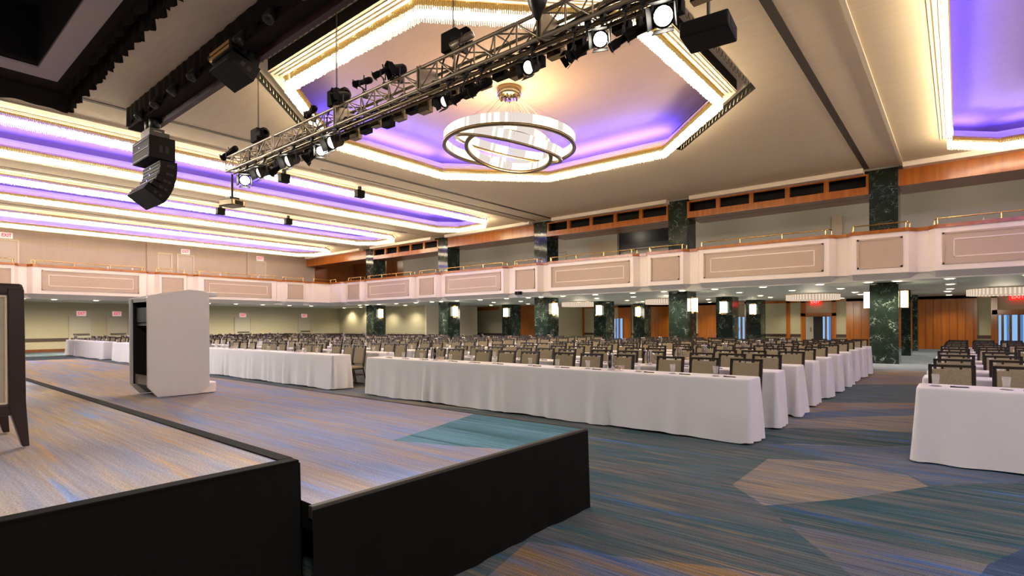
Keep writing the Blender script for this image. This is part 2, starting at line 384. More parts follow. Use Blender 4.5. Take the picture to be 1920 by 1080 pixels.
# lit glazed doors in that wall
def glazed(n, p0, p1, ztop, label, pattern):
    mb = MB(); x0, x1 = xat(p0, 35.9), xat(p1, 35.9)
    mb.box(x0, x1, 35.88, 36.02, 0, ztop); d = struct(mb, 'door_%d' % n, M['wooddk'], label, 'door')
    for k, (a, b, mm, nm) in enumerate(pattern):
        q = MB(); xa, xb = x0 + (x1 - x0) * a, x0 + (x1 - x0) * b
        if mm == 'day':
            nn = max(2, int((xb - xa) / .14)); w = (xb - xa) / nn
            for i in range(nn):
                q.m = i % 3 == 2
                y = 35.86 + .03 * (i % 2); q.quad((xa + i * w, y, .04), (xa + i * w + w, 35.86 + .03 * ((i + 1) % 2), .04), (xa + i * w + w, 35.86 + .03 * ((i + 1) % 2), ztop - .05), (xa + i * w, y, ztop - .05))
            q.build(nm, [M['day'], M['day2']], d)
        else: q.box(xa, xb, 35.84, 35.9, .02, ztop - .05); q.build(nm, M[mm], d)
    q = MB(); xa = x0 + (x1 - x0) * .2; q.tube((xa, 35.80, .9), (xa, 35.80, 1.15), .02); q.build('handle', M['brass'], d)
glazed(1, 1511, 1560, 1.82, 'wooden doorway with a blue lit curtain under the red exit sign', [(0, .3, 'grey', 'door_leaf'), (.3, .66, 'pocket', 'opening'), (.66, 1, 'day', 'curtain')])
glazed(2, 1870, 1985, 1.80, 'wide glazed doorway with pale blue curtains at the hall right end', [(.02, .98, 'day', 'curtain')])
glazed(3, 1152, 1169, 1.86, 'narrow blue lit glazed doorway seen between two marble columns', [(.03, .97, 'day', 'curtain')])
glazed(4, 1384, 1397, 1.86, 'slim blue lit glazed doorway behind the middle marble columns', [(.03, .97, 'day', 'curtain')])
def plaindoor(n, x0, x1, Y, ztop, label, mm):
    mb = MB(); mb.box(x0, x1, Y - .05, Y + .02, 0, ztop); d = struct(mb, 'door_%d' % n, M[mm], label, 'door')
    q = MB(); q.box(x0 - .07, x0, Y - .09, Y, 0, ztop + .07); q.box(x1, x1 + .07, Y - .09, Y, 0, ztop + .07); q.box(x0, x1, Y - .09, Y, ztop, ztop + .07); q.build('door_frame', M['rail'], d)
plaindoor(5, xat(801, 30.9), xat(809, 30.9), 30.94, 1.95, 'dark wooden door in the cherry panelling beside a marble column', 'rail')
plaindoor(6, xat(1068, 35.9), xat(1086, 35.9), 35.94, 1.75, 'dark wooden door in the far wall right of a marble column', 'wooddk')

# doors in the far wall (x = const)
def wall_door(n, X, y0, y1, z0, z1, mm, label, bar=True):
    mb = MB(); mb.box(X - .03, X + .03, y0, y1, z0, z1); d = struct(mb, 'door_%d' % n, M[mm], label, 'door')
    q = MB(); t = .09
    q.box(X, X + .07, y0 - t, y0, z0, z1 + t); q.box(X, X + .07, y1, y1 + t, z0, z1 + t); q.box(X, X + .07, y0, y1, z1, z1 + t); q.build('door_frame', M['frame'], d)
    if bar:
        q = MB(); q.box(X + .03, X + .12, y0 + .12, y1 - .1, z0 + .92, z0 + 1.0); q.build('push_bar', M['steel'], d)
for n, (a, b, lb) in enumerate(((7.66, 8.62, 'olive door under the leftmost lower exit sign'), (9.42, 10.4, 'olive door half hidden by the silver lectern'), (16.78, 17.78, 'olive door behind the chairs right of the lectern'), (21.5, 22.45, 'olive door nearest the far right corner, ground level'))):
    wall_door(7 + n, XL, a, b, 0, 1.94, 'doorol', lb)
for n, (a, b, lb) in enumerate(((4.4, 5.45, 'beige gallery door at the left edge below an exit sign'), (12.15, 12.85, 'beige gallery door beside the pilaster without a sign'), (13.28, 14.15, 'beige gallery door under the middle upper exit sign'), (18.32, 19.0, 'beige gallery door right of the second pilaster'))):
    wall_door(11 + n, XW, a, b, 3.6, 6.03, 'door', lb, False)

# ------------------------------------------------------------------ exit signs
def exit_sign(loc, nrm, label, w=.42, h=.28, red=False):
    t = thing('exit_sign', label, 'exit sign', loc, 'exit signs')
    mb = MB(); a = Matrix.Translation(Vector(loc)) @ Matrix.Rotation(math.atan2(nrm[1], nrm[0]) + PI / 2, 4, 'Z')
    mb.box(-w / 2, w / 2, -.05, .06, -h / 2, h / 2, a); mb.build('housing', M['exitglow'] if red else M['exitface'], t)
    cu = bpy.data.curves.new('lettering', 'FONT'); cu.body = 'EXIT'; cu.size = h * .82; cu.align_x = 'CENTER'; cu.align_y = 'CENTER'; cu.extrude = .004; cu.offset = .006
    tmp = bpy.data.objects.new('tmp', cu); C.objects.link(tmp); bpy.context.view_layer.update()
    me = bpy.data.meshes.new_from_object(tmp.evaluated_get(bpy.context.evaluated_depsgraph_get())); bpy.data.objects.remove(tmp); me.name = 'lettering'
    me.materials.clear(); me.materials.append(M['exitface'] if red else M['exitred'])
    o = bpy.data.objects.new('lettering', me); C.objects.link(o); o.parent = t
    o.location = Vector(nrm) * .056; o.rotation_euler = (PI / 2, 0, math.atan2(nrm[1], nrm[0]) + PI / 2)
    o.scale = (w / (h * 2.1), 1, 1)
X1 = XL + .06
exit_sign((X1, 8.15, 2.16), (1, 0, 0), 'lower exit sign above the leftmost ground-level door')
exit_sign((X1, 9.85, 2.16), (1, 0, 0), 'lower exit sign just left of the silver lectern')
exit_sign((X1, 17.25, 2.16), (1, 0, 0), 'lower exit sign right of the silver lectern')
exit_sign((X1, 21.9, 2.16), (1, 0, 0), 'lower exit sign nearest the far right corner')
X1 = XW + .06
exit_sign((X1, 5.02, 6.3), (1, 0, 0), 'upper exit sign at the left edge above a gallery door', .5, .32)
exit_sign((X1, 13.7, 6.3), (1, 0, 0), 'upper exit sign above the middle gallery door', .5, .32)
exit_sign((X1, 18.62, 6.3), (1, 0, 0), 'upper exit sign beside the second gallery pilaster', .5, .32)
exit_sign((-6.48, 35.86, 2.62), (0, -1, 0), 'glowing red exit sign over the curtained doorway', .58, .27, True)
exit_sign((2.22, 35.86, 2.62), (0, -1, 0), 'glowing red exit sign over the wide glazed doorway, far right', .58, .27, True)

# ------------------------------------------------------------------ ceiling with coffers
def octo(cx_, cy_, hx, hy, k): return [(cx_ - k, cy_ - hy), (cx_ + k, cy_ - hy), (cx_ + hx, cy_ - k), (cx_ + hx, cy_ + k), (cx_ + k, cy_ + hy), (cx_ - k, cy_ + hy), (cx_ - hx, cy_ + k), (cx_ - hx, cy_ - k)]
def strip(x0, x1, y0, y1, ch, ch2=None):
    return [(x0 + .9, y0), (x1 - .9, y0), (x1, y0 + .9), (x1, y1 - ch), (x1 - ch, y1), (x0 + ch, y1), (x0, y1 - ch), (x0, y0 + .9)]
OCX, OCY = -8.85, 10.55
COFFERS = {
 'octagon': octo(OCX, OCY, 4.72, 4.82, 2.15),
 'near': strip(-21.5, -17.9, -3.5, 20.6, .85), 'middle': strip(-28.7, -25.2, -3.5, 20.5, .85), 'far': strip(-36.6, -32.75, -3.5, 20.9, .85),
 'right': strip(-.25, 8.5, 3.0, 21.05, 1.15)}
def offs(poly, d):
    """offset a convex CCW polygon outward by d"""
    n = len(poly); out = []
    for i in range(n):
        a, b, c = Vector(poly[i - 1]), Vector(poly[i]), Vector(poly[(i + 1) % n])
        n1 = Vector(((b - a).y, -(b - a).x)).normalized(); n2 = Vector(((c - b).y, -(c - b).x)).normalized()
        h = (n1 + n2); h = h / h.dot(n1) if h.length else n1
        out.append(tuple(b + h * d))
    return out
so, si = octo(OCX, OCY, 5.35, 5.5, 2.35), octo(OCX, OCY, 4.98, 5.12, 2.2)
SLOTS = []
for i, j, cut in ((7, 0, 0), (0, 1, 0), (1, 2, 0), (2, 3, 0), (3, 4, 0)): SLOTS.append([si[i], so[i], so[j], si[j]])
ring = [so[7], so[0], so[1], so[2], so[3], so[4], si[4], si[3], si[2], si[1], si[0], si[7]]
pocket = [(-14.4, -3), (-7.6, -3), (-7.6, 2.32), (-14.4, 2.32)]
bm = bmesh.new(); es = []
def loop(pl):
    vs = [bm.verts.new((x, y, ZC)) for x, y in pl]
    for a, b in zip(vs, vs[1:] + vs[:1]): es.append(bm.edges.new((a, b)))
loop([(XW, -16), (12, -16), (12, 22.2), (XW, 22.2)])
for k in COFFERS: loop(COFFERS[k])
loop(ring); loop(pocket)
bmesh.ops.triangle_fill(bm, use_beauty=True, use_dissolve=False, edges=es)
for f in bm.faces:
    if f.normal.z > 0: f.normal_flip()
me = bpy.data.meshes.new('ceiling'); bm.to_mesh(me); bm.free(); me.materials.append(M['ceil'])
ceil = bpy.data.objects.new('ceiling', me); C.objects.link(ceil); ceil['kind'] = 'structure'
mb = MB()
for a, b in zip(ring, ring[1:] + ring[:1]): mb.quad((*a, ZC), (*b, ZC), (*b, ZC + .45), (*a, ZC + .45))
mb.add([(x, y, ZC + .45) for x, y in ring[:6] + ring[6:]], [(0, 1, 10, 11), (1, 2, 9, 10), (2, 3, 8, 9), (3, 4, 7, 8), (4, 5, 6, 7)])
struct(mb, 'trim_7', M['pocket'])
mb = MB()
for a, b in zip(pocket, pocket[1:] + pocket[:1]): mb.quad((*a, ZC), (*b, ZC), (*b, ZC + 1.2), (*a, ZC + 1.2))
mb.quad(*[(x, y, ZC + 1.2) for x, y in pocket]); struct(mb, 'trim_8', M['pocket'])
mb = MB(); mb.box(-14.87, -14.4, -3, 2.72, ZC - .05, ZC + .02); mb.box(-14.4, -7.6, 2.32, 2.72, ZC - .05, ZC + .02); struct(mb, 'trim_9', M['framew'])
mb = MB(); mb.box(-15.75, -14.87, -3, 3.2, ZC - .03, ZC - .01); mb.box(-14.87, -5, 2.72, 3.2, ZC - .03, ZC - .01); struct(mb, 'trim_10', M['drape'])

def ribbon(mb, poly, w, z0, z1):
    """stepped frame following a convex polygon, from offset w[0] to w[1]"""
    a, b = offs(poly, w[0]), offs(poly, w[1]); n = len(poly)
    for i in range(n):
        j = (i + 1) % n
        mb.quad((*a[j], z0), (*a[i], z0), (*b[i], z0), (*b[j], z0))
        mb.quad((*b[i], z0), (*b[i], z1), (*b[j], z1), (*b[j], z0)); mb.quad((*a[j], z0), (*a[j], z1), (*a[i], z1), (*a[i], z0))
FR = {'octagon': ('crystal fringe round the octagonal blue ceiling recess', 'octagonal'), 'near': ('crystal fringe round the nearest of three long blue ceiling recesses', ''),
      'middle': ('crystal fringe round the middle of three long blue ceiling recesses', ''), 'far': ('crystal fringe round the farthest long blue recess, beside the gallery wall', ''),
      'right': ('crystal fringe round the blue recess at the upper right corner', '')}
BLUE = (.07, .05, 1)
for key, poly in COFFERS.items():
    n = len(poly)
    mb = MB(); big = offs(poly, 1.0)
    for i in range(n):
        j = (i + 1) % n
        lip = offs(poly, .0); l2 = offs(poly, .06)
        mb.m = 0
        mb.quad((*poly[i], ZC), (*poly[j], ZC), (*poly[j], ZC + .16), (*poly[i], ZC + .16))
        mb.quad((*poly[i], ZC + .16), (*poly[j], ZC + .16), (*l2[j], ZC + .24), (*l2[i], ZC + .24))
        mb.quad((*l2[i], ZC + .24), (*l2[j], ZC + .24), (*big[j], ZC + .24), (*big[i], ZC + .24))
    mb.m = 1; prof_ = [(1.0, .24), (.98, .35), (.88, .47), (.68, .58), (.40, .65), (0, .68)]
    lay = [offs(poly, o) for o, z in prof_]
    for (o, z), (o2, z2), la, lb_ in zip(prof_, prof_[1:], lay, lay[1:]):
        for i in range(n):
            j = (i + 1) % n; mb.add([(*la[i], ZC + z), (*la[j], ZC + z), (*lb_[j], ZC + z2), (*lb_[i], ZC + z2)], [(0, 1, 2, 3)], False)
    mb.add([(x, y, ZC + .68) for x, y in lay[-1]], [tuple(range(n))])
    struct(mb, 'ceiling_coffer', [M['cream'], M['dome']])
    mb = MB(); ribbon(mb, poly, (.0, .07), ZC - .035, ZC); ribbon(mb, poly, (.10, .14), ZC - .02, ZC)
    if key in ('octagon',): ribbon(mb, poly, (.17, .23), ZC - .012, ZC)
    struct(mb, 'trim_11', M['cream'])
    # hanging fringe
    t = thing('crystal_fringe', FR[key][0], 'ceiling light', (*poly[0], ZC), 'crystal fringes of the ceiling recesses')
    st, am, co, bu, ch = MB(), MB(), MB(), MB(), MB()
    ribbon(ch, poly, (-.16, 0), ZC - .045, ZC)
    r = random.Random(len(key))
    pin, pout, pc = offs(poly, -.13), offs(poly, -.03), offs(poly, -.08)
    for i in range(n):
        j = (i + 1) % n
        for pl in (pin, pout):
            a, b = Vector(pl[i]), Vector(pl[j]); L = (b - a).length; d = (b - a) / L; nm = Vector((d.y, -d.x)); k = int(L / .036)
            for q in range(k):
                p = a + d * (q + .5) * L / k; z1 = ZC - .045; z0 = ZC - .335 - r.random() * .03; zm = ZC - .125 - r.random() * .02; w = .0085
                cs = [p + d * w, p + nm * w, p - d * w, p - nm * w]
                am.add([(c.x, c.y, zm) for c in cs] + [(c.x, c.y, z1) for c in cs], [(0, 1, 5, 4), (1, 2, 6, 5), (2, 3, 7, 6), (3, 0, 4, 7)])
                st.add([(c.x, c.y, z0) for c in cs] + [(c.x, c.y, zm) for c in cs], [(0, 1, 5, 4), (1, 2, 6, 5), (2, 3, 7, 6), (3, 0, 4, 7), (3, 2, 1, 0)])
        a, b = Vector(pc[i]), Vector(pc[j]); L = (b - a).length; d = (b - a) / L
        co.quad((*a, ZC - .29), (*b, ZC - .29), (*b, ZC - .17), (*a, ZC - .17))
        k = max(1, int(L / .5))
        for q in range(k):
            p = a + d * (q + .5) * L / k
            bu.lathe([(0, -.05), (.035, -.035), (.05, 0), (.035, .035), (0, .05)], Matrix.Translation((p.x, p.y, ZC - .18)), 6)
        # blue cove light on the ledge behind the cornice
        d3 = Vector((d.x, d.y)); out = Vector((d.y, -d.x)); mid = (Vector(poly[i]) + Vector(poly[j])) / 2 + out * .42
        l = alight('cove_light', (mid.x, mid.y, ZC + .29), None, max(.3, L - .1), .10, BLUE, (27 if key != 'octagon' else 42) * L)
        l.rotation_euler = Matrix((( d.x, 0, 0), (d.y, 0, 0), (0, 0, 1))).to_euler()
        ty_ = (.9, .44) if key == 'octagon' else (.68, .73); zax = -(Vector((0, 0, 1)) * ty_[0] - Vector((out.x, out.y, 0)) * ty_[1]).normalized(); xax = Vector((d.x, d.y, 0)); yax = zax.cross(xax)
        l.matrix_world = Matrix(((xax.x, yax.x, zax.x, mid.x), (xax.y, yax.y, zax.y, mid.y), (xax.z, yax.z, zax.z, ZC + .29), (0, 0, 0, 1)))
    ch.build('channel', M['brass'], t)
    am.build('amber_crystals', M['amber'], t)['kind'] = 'stuff'
    st.build('crystal_strands', M['strand'], t)['kind'] = 'stuff'
    co.build('light_strip', M['lamp'], t); bu.build('bulbs', M['bulb'], t)['kind'] = 'stuff'

# ceiling trims, vents
mb = MB(); mb.box(-15.74, -15.60, 3.2, 22.1, ZC - .012, ZC + .01); mb.box(-2.5, -2.34, 3, 22.1, ZC - .012, ZC + .01); mb.box(-16.7, -16.62, 10, 22, ZC - .012, ZC)
mb.box(-24.4, -24.3, -3, 20, ZC - .012, ZC); mb.box(-31.5, -31.4, -3, 20, ZC - .012, ZC); struct(mb, 'trim_12', M['vent'])
mb = MB(); mb.box(-1.48, -1.40, 3, 22.1, ZC - .05, ZC); mb.box(-17.2, -17.08, -3, 22, ZC - .05, ZC)
for x in (-22.3, -23.0, -24.6, -29.5, -30.2, -31.9, -37.6): mb.box(x - .05, x + .05, -3, 21.6, ZC - .035, ZC)
struct(mb, 'trim_13', M['cream'])
mb = MB()
for x0, x1 in ((-38.9, -31.8), (-30.6, -24.5), (-23.3, -17.0), (-15.6, -9.6), (-8.6, -2.5), (-1.4, 12)): mb.box(x0, x1, 21.95, 22.3, ZC - .16, ZC + .0)
struct(mb, 'trim_14', M['white'])
mb = MB(); mb.box(XW, 12, 22.25, 27.3, ZC - .05, ZC + .1); struct(mb, 'ceiling_gallery', M['grey'])
# festoon loops in the slots
k = 0
for (i, j, lb) in ((7, 0, 'wavy curtain cable in the dark ceiling slot nearest the wall of speakers'), (0, 1, 'wavy curtain cable in the dark slot beside the black border drape'), (2, 3, 'wavy curtain cable in the dark ceiling slot behind the black projector'), (3, 4, 'wavy curtain cable in the dark slot ending at the right ceiling corner')):
    mb = MB(); a = (Vector(so[i]) * .75 + Vector(si[i]) * .25); b = (Vector(so[j]) * .75 + Vector(si[j]) * .25); L = (b - a).length; nn = int(L / .19)
    for q in range(nn):
        p, p2 = a.lerp(b, q / nn), a.lerp(b, (q + 1) / nn); pts = []
        for s in range(7):
            w = s / 6; c = p.lerp(p2, w); pts.append((c.x, c.y, ZC + .10 - .14 * math.sin(PI * w)))
        mb.path(pts, .007, 4)
    props(mb.build('curtain_cable', M['bronze']), lb, 'cable', 'curtain cables in the ceiling slots')

# ------------------------------------------------------------------ columns and sconces
COLX = [-1.96 - 7.28 * i for i in range(5)]
YR = [22.3, 28.2, 33.3]
for ci, xc in enumerate(COLX):
    for ri, y0 in enumerate(YR):
        if ci == 4 and ri > 0: continue
        mb = MB(); mb.box(xc - .41, xc + .41, y0, y0 + 1.0, 0, ZC if ri == 0 else 2.8); struct(mb, 'column', M['marble'])
def sconce(p, n, label):
    """lit glass half-drum bracket; p on the face, n outward"""
    t = thing('wall_sconce', label, 'wall light', p, 'lit glass sconces on the marble columns')
    a = aim((0, 0, 1), p) @ Matrix.Rotation(math.atan2(n[1], n[0]) - PI / 2, 4, 'Z') if False else Matrix.Translation(Vector(p)) @ Matrix.Rotation(math.atan2(n[1], n[0]), 4, 'Z')
    mb = MB(); mb.box(0, .03, -.12, .12, -.36, .36, a); mb.build('backplate', M['brass'], t)
    mb = MB(); mb.prism([(.03, -.15), (.14, -.17), (.22, -.08), (.22, .08), (.14, .17), (.03, .15)], -.28, .28, a); mb.build('glass_shade', M['sconceg'], t)
    mb = MB(); mb.prism([(.02, -.17), (.15, -.19), (.24, -.09), (.24, .09), (.15, .19), (.02, .17)], .28, .31, a); mb.prism([(.02, -.17), (.15, -.19), (.24, -.09), (.24, .09), (.15, .19), (.02, .17)], -.31, -.28, a)
    for yy in (-.06, .06): mb.box(.215, .235, yy - .006, yy + .006, -.28, .28, a)
    mb.build('bands', M['brass'], t)
CN = ['right hand column nearest the aisle', 'middle column by the booth window', 'column left of the middle one', 'column before the cherry corner', 'column nearest the far corner']
for ci, xc in enumerate(COLX):
    sconce((xc + .41, 22.82, 2.2), (1, 0), 'lit sconce, right face, ' + CN[ci])
    if ci == 0: sconce((xc - .41, 22.82, 2.2), (-1, 0), 'lit sconce, left face, ' + CN[0])
for ci, xc in enumerate(COLX[:4]):
    if ci == 0: continue
    for ri in (1, 2):
        if (ci, ri) == (3, 2): continue
        sconce((xc, YR[ri], 2.22), (0, -1), 'lit sconce facing the hall, %s row back, behind the %s' % (ORD[ri], CN[ci]))

# ------------------------------------------------------------------ gallery (balcony)
YF, ZB0, ZB1 = 21.0, 2.99, 4.28
XB = -33.9
out = [(12, YF)]
bays = []
for xc in [5.32] + COLX:
    if xc < 12:
        out += [(xc + 1.42, YF), (xc + 1.25, YF + .28), (xc + .93, YF + .28), (xc + .76, YF), (xc - .76, YF), (xc - .93, YF + .28), (xc - 1.25, YF + .28), (xc - 1.42, YF)]
out = [p for p in out if p[0] > -33.2] + [(-33.2, YF), (XB, YF)]
for yc in (18.45, 11.2, 3.95, -3.3):
    out += [(XB, yc + 1.3), (XB - .28, yc + 1.13), (XB - .28, yc + .83), (XB, yc + .66), (XB, yc - .66), (XB - .28, yc - .83), (XB - .28, yc - 1.13), (XB, yc - 1.3)]
out += [(XB, -16)]
def back(p, d):  # move a front point back into the gallery
    return (p[0], p[1] + d) if p[0] > XB + .3 and p[1] > 20 else ((p[0] - d, p[1]) if p[1] < 20.5 else (p[0] - d, p[1] + d))
mb = MB()
for a, b in zip(out, out[1:]):
    mb.m = 0; mb.quad((*a, ZB0), (*a, ZB1), (*b, ZB1), (*b, ZB0))
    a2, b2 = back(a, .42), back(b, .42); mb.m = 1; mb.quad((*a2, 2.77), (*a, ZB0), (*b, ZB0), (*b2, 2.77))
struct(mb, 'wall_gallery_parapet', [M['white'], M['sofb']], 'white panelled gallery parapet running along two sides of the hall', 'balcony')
mb = MB()
for a, b in zip(out, out[1:]):
    pts = [back(a, -.05), back(b, -.05), back(b, .25), back(a, .25)]
    mb.add([(*p, ZB1) for p in pts] + [(*p, ZB1 + .11) for p in pts], [(3, 2, 1, 0), (4, 5, 6, 7), (0, 1, 5, 4), (2, 3, 7, 6)])
struct(mb, 'trim_15', M['wood'])
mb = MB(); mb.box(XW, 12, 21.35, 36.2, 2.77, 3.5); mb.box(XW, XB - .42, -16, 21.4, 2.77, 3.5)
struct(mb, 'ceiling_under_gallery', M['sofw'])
# panels on the parapet
def panel(c, u, w, inner, wall):
    """c centre on the face; u unit vector along the face; w full width"""
    n = Vector((0, -1)) if wall == 'R' else Vector((1, 0)); z0, z1 = ZB0 + .17, ZB1 - .15
    def bx(mb, s0, s1, za, zb, th):
        if wall == 'R': mb.box(c - s1 if False else c + s0, c + s1, YF - th, YF, za, zb)
        else: mb.box(XB, XB + th, c + s0, c + s1, za, zb)
    f = MB(); bx(f, -w / 2, w / 2, z0, z1, .012); pn = struct(f, 'trim_16', M['taupe'])
    f = MB(); m = .055
    for (s0, s1, za, zb) in ((-w / 2, w / 2, z0, z0 + m), (-w / 2, w / 2, z1 - m, z1), (-w / 2, -w / 2 + m, z0, z1), (w / 2 - m, w / 2, z0, z1)): bx(f, s0, s1, za, zb, .035)
    f.build('moulding', M['frame'] if wall == 'L' else M['taupe'], pn)
    if inner:
        f = MB(); q = .26; m = .03
        for (s0, s1, za, zb) in ((-w / 2 + q, w / 2 - q, z0 + q * .8, z0 + q * .8 + m), (-w / 2 + q, w / 2 - q, z1 - q * .8 - m, z1 - q * .8), (-w / 2 + q, -w / 2 + q + m, z0 + q * .8, z1 - q * .8), (w / 2 - q - m, w / 2 - q, z0 + q * .8, z1 - q * .8)): bx(f, s0, s1, za, zb, .025)
        f.build('inner_moulding', M['white'], pn)
for xc in [5.32] + COLX:
    panel(xc, None, 1.22, False, 'R')
    if xc > -30: panel(xc - 3.64, None, 4.1, True, 'R')
for yc in (18.45, 11.2, 3.95): panel(yc, None, 1.08, False, 'L'); panel(yc - 3.63, None, 4.0, True, 'L')
# brass rails per bay
def grail(pts, label):
    t = thing('gallery_rail', label, 'railing', (*pts[0], ZB1 + .11), 'brass rails on the gallery parapet')
    z0, z1 = ZB1 + .11, ZB1 + .31
    mb = MB(); mb.path([(*p, z1) for p in pts], .02, 6); mb.build('rail', M['brass'], t)
    for a, b in zip(pts, pts[1:]):
        L = (Vector(b) - Vector(a)).length; k = max(1, round(L / 1.5))
        for i in range(k + 1):
            if i == k and b != pts[-1]: continue
            w = min(max(i / k, .02), .98); x, y = a[0] + (b[0] - a[0]) * w, a[1] + (b[1] - a[1]) * w
            q = MB(); q.tube((x, y, z0), (x, y, z1), .018, 6); q.lathe([(.04, 0), (.03, .03), (.018, .04)], Matrix.Translation((x, y, z0)), 8); q.build('post', M['brass'], t)
NB = ['at the far right', 'right of the middle', 'in the middle', 'left of the middle', 'before the cherry corner', 'at the cherry corner']
for i, xc in enumerate([5.32] + COLX):
    y = YF + .1
    if i: grail([(xc + .78, y + .25), (xc + .72, y), (xc - .72, y), (xc - .78, y + .25)], 'short brass rail above the square panel ' + ['', 'by the right hand marble column', 'by the middle marble column', 'by the fourth marble column from the corner' if False else 'by the third marble column from the right', 'by the fourth marble column from the right', 'by the far corner marble column'][i])
    if i < 5: grail([(xc - 1.38, y + .2), (xc - 1.45, y), (xc - 5.8, y), (xc - 5.88, y + .2)], 'long brass rail on the side gallery, above the ' + ORD[i] + ' long panel from the right')
for i, yc in enumerate((18.45, 11.2, 3.95)):
    x = XB - .1
    grail([(x - .25, yc + .7), (x, yc + .62), (x, yc - .62), (x - .25, yc - .7)], 'short brass rail on the far gallery above its ' + ORD[i] + ' square panel from the corner')
    grail([(x - .2, yc - 1.3), (x, yc - 1.36), (x, yc - 5.85), (x - .2, yc - 5.95)], 'long brass rail on the far gallery above its ' + ORD[i] + ' long panel from the corner')
grail([(XB - .1, 19.8), (XB - .1, 21.1), (-33.3, 21.1)], 'brass corner rail where the two gallery parapets meet')

# headers above the gallery: alternating open grilles and plain boards
def header(x0, x1, openings):
    mb = MB(); y0, y1 = 22.3, 22.42
    if openings:
        zt, z2, z1, z0 = ZC - .14, 6.50, 6.12, 5.86
        mb.box(x0, x1, y0, y1, z2, zt); mb.box(x0, x1, y0, y1, z0, z1)
        w = (x1 - x0) / 5
        for i in range(6): mb.box(max(x0, x0 + i * w - .08), min(x1, x0 + i * w + .08), y0, y1, z1, z2)
    else: z0 = 6.0; mb.box(x0, x1, y0, y1, z0, ZC - .14)
    o = struct(mb, 'trim_17', M['wood'])
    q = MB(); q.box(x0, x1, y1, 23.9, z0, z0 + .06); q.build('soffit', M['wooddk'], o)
    if openings:
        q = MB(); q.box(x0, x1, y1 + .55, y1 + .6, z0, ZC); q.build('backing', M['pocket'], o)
for i, xc in enumerate(COLX): header(xc - 7.28 + .42, xc - .42, i in (0, 1, 3)) if i < 4 else header(XW, xc - .42, False)
header(COLX[0] + .42, 12, False)
# gallery seating glimpsed over the parapet
def gchair(x, y, rz, label):
    pass

# ------------------------------------------------------------------ recessed downlights
k = 0
def downlight(x, y, z, label):
    t = thing('downlight', label, 'ceiling light', (x, y, z), 'recessed downlights under the gallery')
    mb = MB(); mb.lathe([(.115, -.012), (.15, -.012), (.155, 0)], Matrix.Translation((x, y, z)), 14); mb.build('trim_ring', M['white'], t)
    mb = MB(); mb.disc(.118, Matrix.Translation((x, y, z - .008)) @ Matrix.Rotation(PI, 4, 'X'), 14); mb.build('lamp_face', M['down'], t)
SPOTS = []
rows = [(21.75, (-.38, .42, 1.75, 3.55, 5.45)), (24.9, (-1.65, -3.4, 1.75)), (28.4, (-1.6, 1.7)), (30.6, (-1.65, 1.6, -3.4)), (34.6, (1.6, -3.0))]
RN = ['front edge', 'second', 'third', 'fourth', 'rear']
for ri, (y, offs_) in enumerate(rows):
    q = 0
    for xc in COLX:
        for o in sorted(offs_, reverse=True):
            x = xc + o
            if ri and x < (-27 if y < 29 else -21.5): continue
            if x > 3.2: continue
            downlight(x, y, 2.765, 'recessed downlight, %s row under the side gallery, number %d from the right' % (RN[ri], q + 1)); q += 1
            SPOTS.append((x, y))
for q, y in enumerate((5.0, 6.2, 7.9, 13.4, 15.0, 16.7, 18.5, 20.1)):
    downlight(XB - .9, y, 2.765, 'recessed downlight under the far gallery, number %d from the left' % (q + 1)); SPOTS.append((XB - .9, y))
for x, y in ((-37.2, 24.3), (-35.0, 24.3), (-29.4, 24.0), (-32, 24)):
    downlight(x, y, 2.765, 'wall washing downlight above the olive wall at x%s' % '' if False else 'wall washing downlight over the olive side wall, ' + {-37.2: 'first', -35.0: 'second', -32: 'third', -29.4: 'fourth'}[x] + ' from the corner'); SPOTS.append((x, y + .2))
for x, y in SPOTS: spot('downlight_beam', (x, y, 2.72), (x - (1.2 if x < -34 and y < 22 else 0), y, 0), 170 if x < -34 and y < 22 else 70, (1, .86, .62), 2.3, .8, .1)
# added fill spots without fixtures, behind the view, to brighten the table fronts
for k, (x, y) in enumerate([(x, y) for y in (-3.6, -9) for x in (-30, -23.5)] + [(7, -4), (10, 1)]):
    spot('fill_spot', (x, y, ZC - .1), ((x + 14) if x < 0 else -9, 10, 0), 1150 if x < 0 else 600, (1, .90, .80), 1.9, .8, .25)
# unseen point lights added behind the headers to lift the dark gallery wall
for k, x in enumerate([-36 + 3.64 * i for i in range(13)]): point('gallery_fill', (x, 24.9, 6.45), 16, (1, .86, .66), .15)
# flat crystal drums under the gallery
def drum(x, y, r, label):
    t = thing('drum_chandelier', label, 'chandelier', (x, y, 2.77), 'flat crystal drum lights under the side gallery')
    mb = MB(); mb.lathe([(r - .05, -.02), (r, -.02), (r, 0)], Matrix.Translation((x, y, 2.77)), 40); mb.build('rim', M['brass'], t)
    mb = MB(); nn = 110
    for i in range(nn):
        a = 2 * PI * i / nn; mb.m = i % 2; c = Vector((math.cos(a), math.sin(a))); d = Vector((-c.y, c.x)) * .022 * r; p = c * (r - .02)
        mb.box(-.02, .02, -.024 * r, .024 * r, -.27, -.02, Matrix.Translation((x + p.x, y + p.y, 2.77)) @ Matrix.Rotation(a, 4, 'Z'))
    mb.build('crystals', [M['drum'], M['drumb']], t)['kind'] = 'stuff'
    mb = MB(); mb.disc(r - .06, Matrix.Translation((x, y, 2.55)) @ Matrix.Rotation(PI, 4, 'X'), 32); mb.build('diffuser', M['drumb'], t)
    point('drum_glow', (x, y, 2.25), 60, (1, .84, .62), .4)
drum(-5.4, 29.2, 1.15, 'flat crystal drum light left of the right hand marble column')
drum(1.45, 29.6, 1.2, 'flat crystal drum light cut by the right edge of view')
drum(-18.2, 28.6, 1.1, 'flat crystal drum light seen left of a marble column, farthest away')
